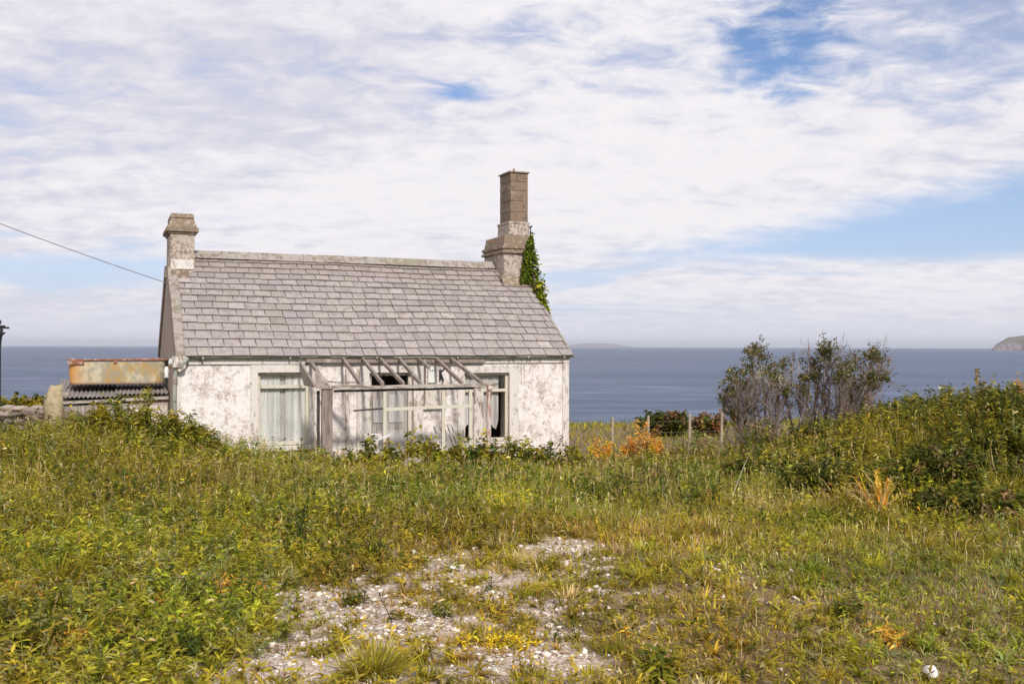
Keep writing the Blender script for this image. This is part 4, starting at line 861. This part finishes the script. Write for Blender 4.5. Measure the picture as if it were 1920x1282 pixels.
B('leafy_bush', 'low leafy bush against the white wall left of the curtained window', 'bush', 445, 838, 14.2, 110, 50, 34, .08, .3, *GR)
# beyond the cottage to the right
B('dead_bracken', 'bright orange brown clump of dead bracken right of the cottage', 'bracken', 1205, 792, 19.5, 88, 80, 34, .09, .3, ['orange', 'straw', 'tan'], [6, 2, 1], stemc='tan', dead=.1)
B('dead_bracken', 'low yellow orange clump of bracken between cottage corner and orange clump', 'bracken', 1130, 816, 19, 60, 40, 30, .08, .3, ['orange', 'yellow', 'tan'], [3, 2, 2], stemc='tan')
B('hedge_bush', 'dark brownish bush behind the fence posts nearest the orange bracken', 'bush', 1245, 764, 26, 105, 90, 44, .12, .5, ['deep', 'brown', 'dark', 'red'], [3, 2.4, 3, .7], domed=.6)
B('hedge_bush', 'dark reddish bush behind the fence left of the wind bent shrub', 'bush', 1328, 770, 26, 70, 60, 44, .12, .5, ['brown', 'deep', 'red', 'dark'], [3, 2, 1.3, 2], domed=.5)
B('white_flowering_plant', 'low pale plant with white flowers behind the fence', 'plant', 1312, 792, 21.5, 44, 16, 14, .11, .5, ['grey', 'green'], [2, 1])
B('leafy_bush', 'brown and green bush in front of the dark hedge bushes', 'bush', 1300, 812, 15.5, 150, 80, 36, .08, .35, ['olive', 'brown', 'green', 'dark'], [3, 2.2, 3, 2])
B('leafy_bush', 'fresh green clump below the fence post line', 'bush', 1225, 835, 14.5, 90, 50, 34, .09, .22, ['lime', 'green'], [4, 3])
B('leafy_bush', 'dusty green bush at the foot of the wind bent shrub', 'bush', 1440, 815, 14.5, 150, 80, 38, .08, .3, ['olive', 'green', 'grey', 'dark'], [3, 3, 2, 2])
gb_ = 'scrub bushes on the bank'
for (x, yt, Y, w_, nst, cols, lab) in (
        (1560, 790, 14.2, 190, 90, (['green', 'dark', 'olive', 'brown'], [4, 4, 2, 1]), 'green bush at the left end of the bank, right of the bent shrub'),
        (1650, 765, 13.8, 170, 90, (['green', 'olive', 'dark'], [4, 3, 3]), 'bushy growth on the bank directly behind the yellow fern'),
        (1740, 735, 13.2, 170, 90, (['green', 'olive', 'dark', 'tan'], [3, 3, 4, 1]), 'green bush on the crest of the bank left of the seed stalk'),
        (1830, 722, 12.6, 170, 90, (['olive', 'green', 'dark', 'tan'], [3, 3, 3, 1]), 'bush on the bank crest under the seed stalk'),
        (1905, 735, 11.8, 130, 80, (['dark', 'green', 'deep'], [4, 3, 2]), 'dark green bush below the orange growth at the right edge'),
        (1560, 872, 10.9, 170, 85, (['dark', 'green', 'deep', 'brown'], [4, 3, 2, 1]), 'dark low bush at the left foot of the bank'),
        (1775, 845, 10.4, 190, 110, (['deep', 'dark', 'green', 'brown'], [4, 4, 2, 1]), 'large dark bush in the middle of the bank right of the yellow fern'),
        (1690, 890, 10.2, 130, 60, (['green', 'dark', 'olive'], [4, 3, 2]), 'green bush between the yellow fern and the large dark bush'),
        (1600, 835, 12.2, 150, 70, (['green', 'dark', 'lime'], [4, 3, 1]), 'green bush in front of the bank crest left of the yellow fern'),
        (1435, 797, 15.6, 130, 60, (['green', 'dark', 'olive', 'brown'], [3, 4, 2, 1]), 'dull green bush hiding the foot of the left bent shrub'),
        (1535, 796, 15.6, 130, 60, (['green', 'dark', 'olive'], [3, 4, 2]), 'dull green bush between the two bent shrubs and the bank'),
        (1460, 850, 12.6, 170, 80, (['green', 'dark', 'olive'], [4, 3, 2]), 'green bush at the start of the bank below the left bent shrub'),
        (1540, 830, 13.2, 180, 80, (['dark', 'green', 'lime'], [3, 4, 1.5]), 'green bush hiding the foot of the right bent shrub'),
        (1840, 915, 9.3, 200, 90, (['dark', 'green', 'brown', 'olive'], [4, 3, 1, 2]), 'low dark bush at the bottom of the bank near the right edge'),
        (1885, 800, 10.8, 150, 80, (['green', 'dark', 'olive'], [4, 4, 2]), 'broad dark bush at the right edge half way up the bank')):
    cols = (list(cols[0]) + ['dark', 'deep'], list(cols[1]) + [3.5, 2]); B('bank_bush', lab, 'bush', x, yt - 12, Y, w_ * 1.2, int(nst * 1.5), 46, .08, .34, *cols, group=gb_, domed=.8)
B('orange_bush', 'orange leaved bush at the top right edge of the bank', 'bush', 1905, 702, 12.2, 62, 45, 34, .07, .3, ['orange', 'tan', 'red'], [4, 3, 1.4])
# tall spiky yellow plant on the bank
Yb = 9.4; p = at(1652, 880, Yb); gz = float(ground(p.x, p.y)); e = empty('yellow_fern', (p.x, p.y, gz), 0, 'withered yellow and orange fern like plant on the dark bank', 'plant')
n = 34; v = Veg(); P = np.tile([0, 0, .05], (n, 1)) + rng.normal(0, .03, (n, 3)); D = dirs(n, 45, 85, rng.choice([0, np.pi], n) + rng.normal(0, 1.0, n)); Lf = rng.uniform(.18, .40, n) + max(0, p.z - gz) * .5
c = pick(['yellow', 'orange', 'straw', 'tan'], [3, 1, 4, 2], n); v.ribbons(P, D, Lf, .026, .25, c, prof=(.4, .9, 1, .7, .3, 0)); v.build('frond', e)
idx = np.repeat(np.arange(n), 16); m = len(idx); t_ = rng.uniform(.3, 1, m); v = Veg(); PP = P[idx] + D[idx] * (Lf[idx] * t_)[:, None]; PP[:, 2] -= .25 * Lf[idx] * t_ ** 2
v.ribbons(PP, D[idx] + dirs(m, -10, 40) * 1.0, rng.uniform(.03, .08, m), .010, .3, c[idx] * .95); v.build('withered_foliage', e)
# seed stalk against the sea
p = at(1832, 745, 12.4); gz = float(ground(p.x, p.y)); H = at(1832, 690, 12.4).z - gz; e = empty('dock_stalk', (p.x, p.y, gz), 0, 'single brown seed stalk standing above the bank against the sea', 'plant')
v = Veg(); v.ribbons([[0, 0, 0]], [[.02, 0, 1]], H, .014, 0, np.array([PAL['tan']]), prof=(1, .8, .7, .5)); v.build('stem', e)
n = 130; v = Veg(); zz_ = H * rng.uniform(.72, 1.0, n); v.ribbons(np.stack([rng.normal(0, .012, n), rng.normal(0, .012, n), zz_], -1), dirs(n, 20, 80), .03, .014, .2, pick(['tan', 'brown', 'olive'], [3, 2, 2], n)); v.build('seed_head', e)
# slim pale stalk at the foot of the bank
p = at(1388, 900, 10.4); gz = float(ground(p.x, p.y)); v = Veg(); v.ribbons([[0, 0, 0]], [[.32, 0, 1]], .75, .012, .1, np.array([[.5, .45, .33]]), prof=(1, .9, .7, 0)); o = v.build('bleached_stalk'); o.location = (p.x - .12, p.y, gz); tag(o, 'slanting bleached stalk at the left foot of the bank', 'stalk')
# foreground tussocks and thistles
for (x, y, R_, nb, hh2, lab, cols) in ((705, 1268, .20, 420, .24, 'big spiky green tussock of grass on the gravel at the bottom', (['lime', 'green', 'olive', 'straw'], [5, 4, 2, 1.5])),
        (805, 1272, .07, 60, .15, 'smaller strap leaved tuft right of the big tussock', (['lime', 'green'], [3, 3])), (1200, 1090, .12, 160, .16, 'tuft of fine yellow green grass on the reddish soil', (['lime', 'olive'], [3, 2])),
        (105, 1100, .22, 260, .38, 'tall fresh green grass tuft at the left side', (['green', 'lime'], [4, 2])), (1900, 930, .25, 260, .42, 'tall pale green grass clump at the right edge below the dark bush', (['lime', 'green', 'straw'], [4, 3, 1]))):
    Yb = 1.65 * F / (y - 650) if y > 940 else 9.4; X0 = (x - 960) / F * Yb; gz = float(ground(X0, Yb)); v = Veg(); r = np.abs(rng.normal(0, R_ * .35, nb)); a = rng.uniform(0, 6.28, nb)
    P = np.stack([r * np.cos(a), r * np.sin(a), np.zeros(nb)], -1); D = dirs(nb, 35, 82, a + rng.normal(0, .4, nb)); v.ribbons(P, D, hh2 * rng.uniform(.55, 1.15, nb), .0055 + .0004 * Yb, rng.uniform(.1, .6, nb), pick(*cols, nb, .2), prof=(1, 1, .8, .5, 0))
    o = v.build('grass_tussock'); o.location = (X0, Yb, gz); tag(o, lab, 'tussock')
for (x, y, s_, lab) in ((1240, 1265, .17, 'dark green thistle at the bottom edge right of the gravel'), (1585, 1150, .15, 'dark green thistle on the right of the foreground'), (120, 1060, .2, 'bluish dark weed in the grass at the left'), (660, 1130, .10, 'fresh green weed growing out of the white gravel'), (830, 1155, .09, 'small bright weed in the middle of the gravel')):
    Yb = 1.65 * F / (y - 650); X0 = (x - 960) / F * Yb; gz = float(ground(X0, Yb))
    bush('thistle', lab, 'weed', (X0, Yb, gz), s_ * .6, s_ * .6, s_, 12, 22, s_ * .42, .26, ['dark', 'green', 'grey'], [4, 3, 1], stem_w=.005, domed=.5, lo=.1)
# far hedge on the left, field edge
B('hedge', 'low green hedge beyond the stone wall at the far left', 'hedge', 40, 741, 30, 150, 150, 40, .16, .5, *GR, ryk=.3, domed=.3)

# bent, salt burnt shrubs ----------------------------------------------
def bare_shrub(name, label, foot, tips, nfill, dens, Y0, leafy):
    org = (foot[0].x, foot[0].y, float(ground(foot[0].x, foot[0].y))); e = empty(name, org, 0, label, 'shrub', 'wind bent shrubs'); O = Vector(org)
    limb = MB(); tw = Veg(); lf = Veg(); ends = []
    mains = []; jobs = [(Vector(t_), 1.0) for t_ in tips] + [(None, .5)] * nfill; Nn = 9
    for q, w_ in jobs:
        if w_ == 1.0:
            f0 = min(foot, key=lambda f: abs(f.x - q.x) * .8 + rnd.uniform(0, .35)); f0 = Vector((f0.x + rnd.gauss(0, .05), f0.y + rnd.gauss(0, .1), float(ground(f0.x, f0.y)) - .05)); r0 = .034
            bow = Vector((-(q.x - f0.x) * .16 + rnd.gauss(0, .05), rnd.gauss(0, .1), (q.z - f0.z) * .02))
        else:
            mp = rnd.choice(mains); k = rnd.uniform(.15, .8) * (Nn - 1); i_ = int(k); f0 = mp[i_].lerp(mp[i_ + 1], k - i_); r0 = .015; ax_ = (mp[-1] - mp[0]).normalized()
            q = f0 + (ax_ + Vector((rnd.gauss(.1, .6), rnd.gauss(0, .6), rnd.uniform(-.1, .4)))).normalized() * rnd.uniform(.3, .75); q.z = min(q.z, mp[-1].z + .02); bow = Vector((rnd.gauss(0, .06), rnd.gauss(0, .06), -.03))
        pts = []; wv = rnd.uniform(0, 6)
        for i in range(Nn):
            k = i / (Nn - 1); p = f0.lerp(q, k) + bow * math.sin(math.pi * k) + Vector((math.sin(k * 9 + wv) - math.sin(wv), math.cos(k * 8 + wv) - math.cos(wv), 0)) * (.035 if w_ == 1 else .015); pts.append(p)
        if w_ == 1.0: mains.append(pts)
        limb.tube([p - O for p in pts], [r0 * (1 - .75 * i / (Nn - 1)) for i in range(Nn)], 5)
        P = np.array([p[:] for p in pts]); n = int(dens * (1.3 if w_ == 1 else 1)); t_ = rng.uniform(.30 if w_ < 1 else .5, 1, n) * (Nn - 1.001); i0_ = t_.astype(int); fr_ = (t_ - i0_)[:, None]; pp = P[i0_] * (1 - fr_) + P[i0_ + 1] * fr_
        ax = unit(P[-1] - P[0]); D = unit(ax + dirs(n, -40, 70) * 1.3); Ln = rng.uniform(.10, .34, n)
        col_ = np.array([.40, .30, .245]) * (1 + rng.normal(0, .2, (n, 1))).clip(.5, 1.5)
        tw.ribbons(pp, D, Ln, .011, rng.uniform(-.3, .15, n), col_, prof=(1, .8, .6, 0))
        pe = pp + D * Ln[:, None] * .8; D2 = unit(D + dirs(n, -20, 80) * .8); tw.ribbons(pe, D2, Ln * .5, .008, 0, col_, prof=(1, .6, 0)); tw.ribbons(pp + D * Ln[:, None] * .5, unit(D + dirs(n, -20, 80) * .9), Ln * .45, .008, 0, col_, prof=(1, .6, 0))
        if rnd.random() < (leafy if w_ == 1 else leafy * .45):
            sel = pe[t_ > (Nn - 1) * .75] if w_ < 1 else np.concatenate([pe[t_ > (Nn - 1) * .85], np.tile(P[-1] - np.array([0, 0, .03]), (26, 1)) + rng.normal(0, .062, (26, 3))]); m_ = len(sel)
            if m_:
                idx = np.repeat(np.arange(m_), 7); lf.ribbons(sel[idx] + rng.normal(0, .022, (len(idx), 3)), dirs(len(idx), -10, 80), rng.uniform(.03, .065, len(idx)), .024, .2, pick(['deep', 'dark', 'brown', 'olive'], [4, 4, 2, 1], len(idx)))
    limb.build('limb', M['bark'], e); tw.build('twig', e, origin=org); lf.build('foliage', e, origin=org); return e
YS = 17.0
f1 = [at(x, 835, YS + d) for x, d in ((1400, 0), (1430, .3), (1460, 0), (1490, .3))]
t1 = [at(x, y, YS + rnd.gauss(0, .3)) for x, y in ((1364, 735), (1362, 755), (1384, 698), (1378, 712), (1400, 690), (1412, 660), (1424, 652), (1432, 668), (1440, 690), (1462, 682), (1470, 700), (1455, 720), (1480, 730), (1395, 720), (1372, 775))]
bare_shrub('windswept_shrub', 'twiggy grey shrub with a cream flower head, left of the pair against the sea', f1, t1, 62, 20, YS, .95)
f2 = [at(x, 835, YS + d) for x, d in ((1500, 0), (1530, .3), (1560, 0), (1590, .2))]
t2 = [at(x, y, YS + rnd.gauss(0, .3)) for x, y in ((1522, 650), (1526, 675), (1542, 656), (1553, 650), (1561, 662), (1572, 682), (1580, 700), (1568, 706), (1535, 700), (1512, 705), (1600, 690), (1612, 668), (1628, 662), (1640, 660), (1652, 668), (1660, 684), (1655, 705), (1636, 706), (1615, 712), (1596, 720), (1590, 745), (1498, 730), (1582, 770))]
bare_shrub('windswept_shrub', 'larger grey shrub leaning right over the sea with dark leaf tips', f2, t2, 92, 20, YS, .95)
v = Veg(); n = 240; pts_ = [at(x, y, YS - .45) for x, y in ((1435, 700), (1450, 703), (1442, 712), (1462, 712), (1425, 704))]; c_ = pts_[0]; P = np.array([rnd.choice(pts_)[:] for _ in range(n)]) + rng.normal(0, .045, (n, 3)); 
v.ribbons(P, dirs(n, 0, 80), .035, .022, .1, np.array([.66, .62, .42]) * (1 + rng.normal(0, .12, (n, 1)))); q0 = at(1432, 830, YS - .3)
v.ribbons(np.array([q0[:]] * 3) + rng.normal(0, .03, (3, 3)), np.array([(pts_[i] - q0)[:] for i in (0, 1, 2)]), [(pts_[i] - q0).length for i in (0, 1, 2)], .022, 0, np.array([.5, .45, .33]), prof=(1, .8, .6, .5))
o = v.build('cream_flower_head', origin=q0[:]); tag(o, 'cream coloured flower head on pale stalks in front of the left bent shrub', 'flower')

# fence ------------------------------------------------------------------
YF = 24.0
fx = [(1148, 782), (1215, 779), (1293, 775), (1353, 767)]
fe = empty('wire_fence', at(1148, 815, YF), 0, 'low fence of four pale wooden posts with thin wire right of the cottage', 'fence'); O = fe.location.copy()
for x, yt in fx:
    a = at(x, yt, YF); q = MB(); q.tube([Vector((a.x, a.y, float(ground(a.x, a.y)) - .1)) - O, a - O + Vector((.01, 0, 0))], [.038, .033], 7); q.build('post', M['post'], fe)
for k in (.35, .75):
    q = MB(); pr = None; P = [Vector((at(x, yt, YF).x, YF, float(ground(at(x, yt, YF).x, YF)) * (1 - k) + at(x, yt, YF).z * k)) - O for x, yt in fx]; q.tube(P, .003, 4); q.build('wire', M['bark'], fe)
gt_ = empty('wooden_gate', loc(LEN + .05, 2.2), TH, 'dark weathered wooden gate at the right corner of the cottage', 'gate')
for a, tp in ((.10, 1.0), (.62, 1.05)):
    q = MB(); q.box(a, a + .075, 0, .07, -.1, tp, tw=.005); q.build('post', M['post'] if a > .5 else M['wood'], gt_)
for i in range(4):
    q = MB(); q.box(.19 + i * .1, .265 + i * .1, .02, .045, 0, .80 + .05 * rnd.random(), tw=.004); q.build('pale', M['wood'], gt_)
q = MB(); q.box(.176, .615, .046, .07, .55, .62); q.build('rail', M['wood'], gt_)

# dry stone wall and standing stone at the left ----------------------------
P = []; sz = []; zt = 1.33
for layer in range(3):
    x = -13.5
    while x < -7.75:
        w_ = rnd.uniform(.12, .3)
        zc = float(ground(x, 17.2)) + .0
        z = zc
        while z < zt - .08 + .05 * math.sin(x * 2):
            P.append((x + rnd.gauss(0, .03), 17.0 + layer * .18 + rnd.gauss(0, .03), z)); sz.append(rnd.uniform(.08, .13)); z += rnd.uniform(.10, .15)
        x += w_
P = np.array(P); sz = np.array(sz); col = np.array([.27, .22, .185]) * (1 + rng.normal(0, .22, (len(P), 1))).clip(.4, 1.6)
org = (-9.0, 17.2, float(ground(-9, 17.2))); sw = empty('stone_wall', org, 0, 'rough dry stone wall with dead stems at the left edge', 'wall')
v = Veg(); v.solid(*stones(P, sz, col, I2, .62, .13)); v.build('rubble', sw, 'stonec', origin=org)
P = np.array([(x, 17.15 + rnd.gauss(0, .04), zt + .02) for x in np.arange(-13.4, -8.2, .27)]); v = Veg(); v.solid(*stones(P, np.full(len(P), .15), np.array([.36, .30, .24]) * (1 + rng.normal(0, .12, (len(P), 1))), I2, .35, .08)); v.build('coping', sw, 'stonec', origin=org)
n = 2600; v = Veg(); X = rng.uniform(-12, -7.4, n); v.ribbons(np.stack([X, 16.85 + rng.normal(0, .06, n), ground(X, 16.8) + rng.uniform(.1, 1.25, n)], -1), dirs(n, -60, 60, rng.choice([0, np.pi], n) + rng.normal(0, .6, n)), rng.uniform(.15, .4, n), .010, .3, pick(['tan', 'brown', 'grey'], [3, 3, 1], n) * np.array([1, .95, 1.15]), prof=(1, .8, .6, 0)); v.build('dead_stem', sw, origin=org)
p = at(104, 765, 16.9); org = (p.x, p.y, float(ground(p.x, p.y))); zt_ = at(104, 722, 16.9).z - org[2]
M['lichen'] = mat_patch('lichened_stone', (.42, .34, .20), (.22, .18, .13), 8, .48, .62, second=(.46, .34, .14), bscale=40)
tv, tf = I2; V = tv * np.array([.15, .11, zt_ * .56]); k_ = np.clip(V[:, 2] / (zt_ * .56), -1, 1); V[:, 0] *= 1.15 + .45 * np.abs(k_) - .22 * k_; V[:, 1] *= 1.2; V[:, 0] += .03 * np.sin(V[:, 2] * 9); V *= 1 + rng.normal(0, .05, (len(V), 1)); V[:, 2] += zt_ * .5; o = np_mesh('standing_stone', V, [tf], M['lichen']); o.location = org; tag(o, 'yellow lichened upright stone at the end of the stone wall', 'stone')

# ivy on the right chimney and gable ----------------------------------------
iv = empty('ivy', loc(LEN, 1.9, 3.2), TH, 'green ivy climbing the right gable and chimney', 'ivy'); O = Vector((LEN, 1.9, 3.2))
n = 5200; t_ = rng.random(n); 
yy = np.interp(t_, [0, .5, 1], [1.15, 1.72, 2.0]); zz = np.interp(t_, [0, .5, 1], [3.15, 4.0, 4.92])
wd_ = np.interp(t_, [0, .15, .45, .8, 1], [.04, .12, .22, .13, .02])
P = np.stack([LEN + .02 + np.abs(rng.normal(0, 1, n)) * wd_ * .42 - .0, yy + rng.uniform(-.1, .9, n), zz + rng.normal(0, .05, n)], -1)
sd = rng.random(n) < .42; P[sd, 0] = LEN - rng.uniform(0, 1, sd.sum()) * wd_[sd] * 1.25; P[sd, 1] = 1.86 - rng.uniform(0, .09, sd.sum()); lowm = sd & (P[:, 2] < 3.93); P[lowm, 0] = LEN + rng.uniform(0, .12, lowm.sum()); P[lowm, 1] = yy[lowm] + rng.uniform(-.1, .3, lowm.sum())
inner = (P[:, 2] < 3.9) & (P[:, 0] < LEN); P[inner, 0] = LEN + .06
c = pick(['green', 'lime', 'dark'], [5, 3, 3], n) * np.where(P[:, 2:3] < 3.95, np.array([.95, 1.12, .9]), np.array([.68, .95, .9]))
v = Veg(); v.ribbons(P - np.array(O), dirs(n, -60, 40, rng.uniform(-2.6, .9, n)), rng.uniform(.05, .085, n), .055, .3, c, prof=(.6, 1, .7, 0)); v.build('foliage', iv)
q = MB()
for i in range(7):
    a = rnd.uniform(0, .35); q.tube([Vector((LEN + .03, 1.3 + a, 2.6)) - O, Vector((LEN + .03, 1.5 + a, 3.5)) - O, Vector((LEN + .03, 1.8 + a, 4.2)) - O, Vector((LEN + .04, 1.95 + a * .4, 4.8)) - O], [.02, .016, .012, .006], 5)
q.build('stem', M['bark'], iv)

# ------------------------------------------------------------------ sea air
HZ = bpy.data.materials.new('sea_air'); HZ.use_nodes = True; t = HZ.node_tree; t.nodes.clear()
pvn = t.nodes.new('ShaderNodeVolumePrincipled'); pvn.inputs['Color'].default_value = (.84, .88, .98, 1); pvn.inputs['Density'].default_value = 3.2e-5; pvn.inputs['Anisotropy'].default_value = .1
om = t.nodes.new('ShaderNodeOutputMaterial'); t.links.new(pvn.outputs[0], om.inputs['Volume'])
q = MB(); q.box(-70000, 70000, -70000, 70000, -38, 235); o = q.build('haze', HZ); tag(o, kind='stuff'); o['label'] = 'pale blue sea air dimming the far coast and horizon'; o['category'] = 'haze'
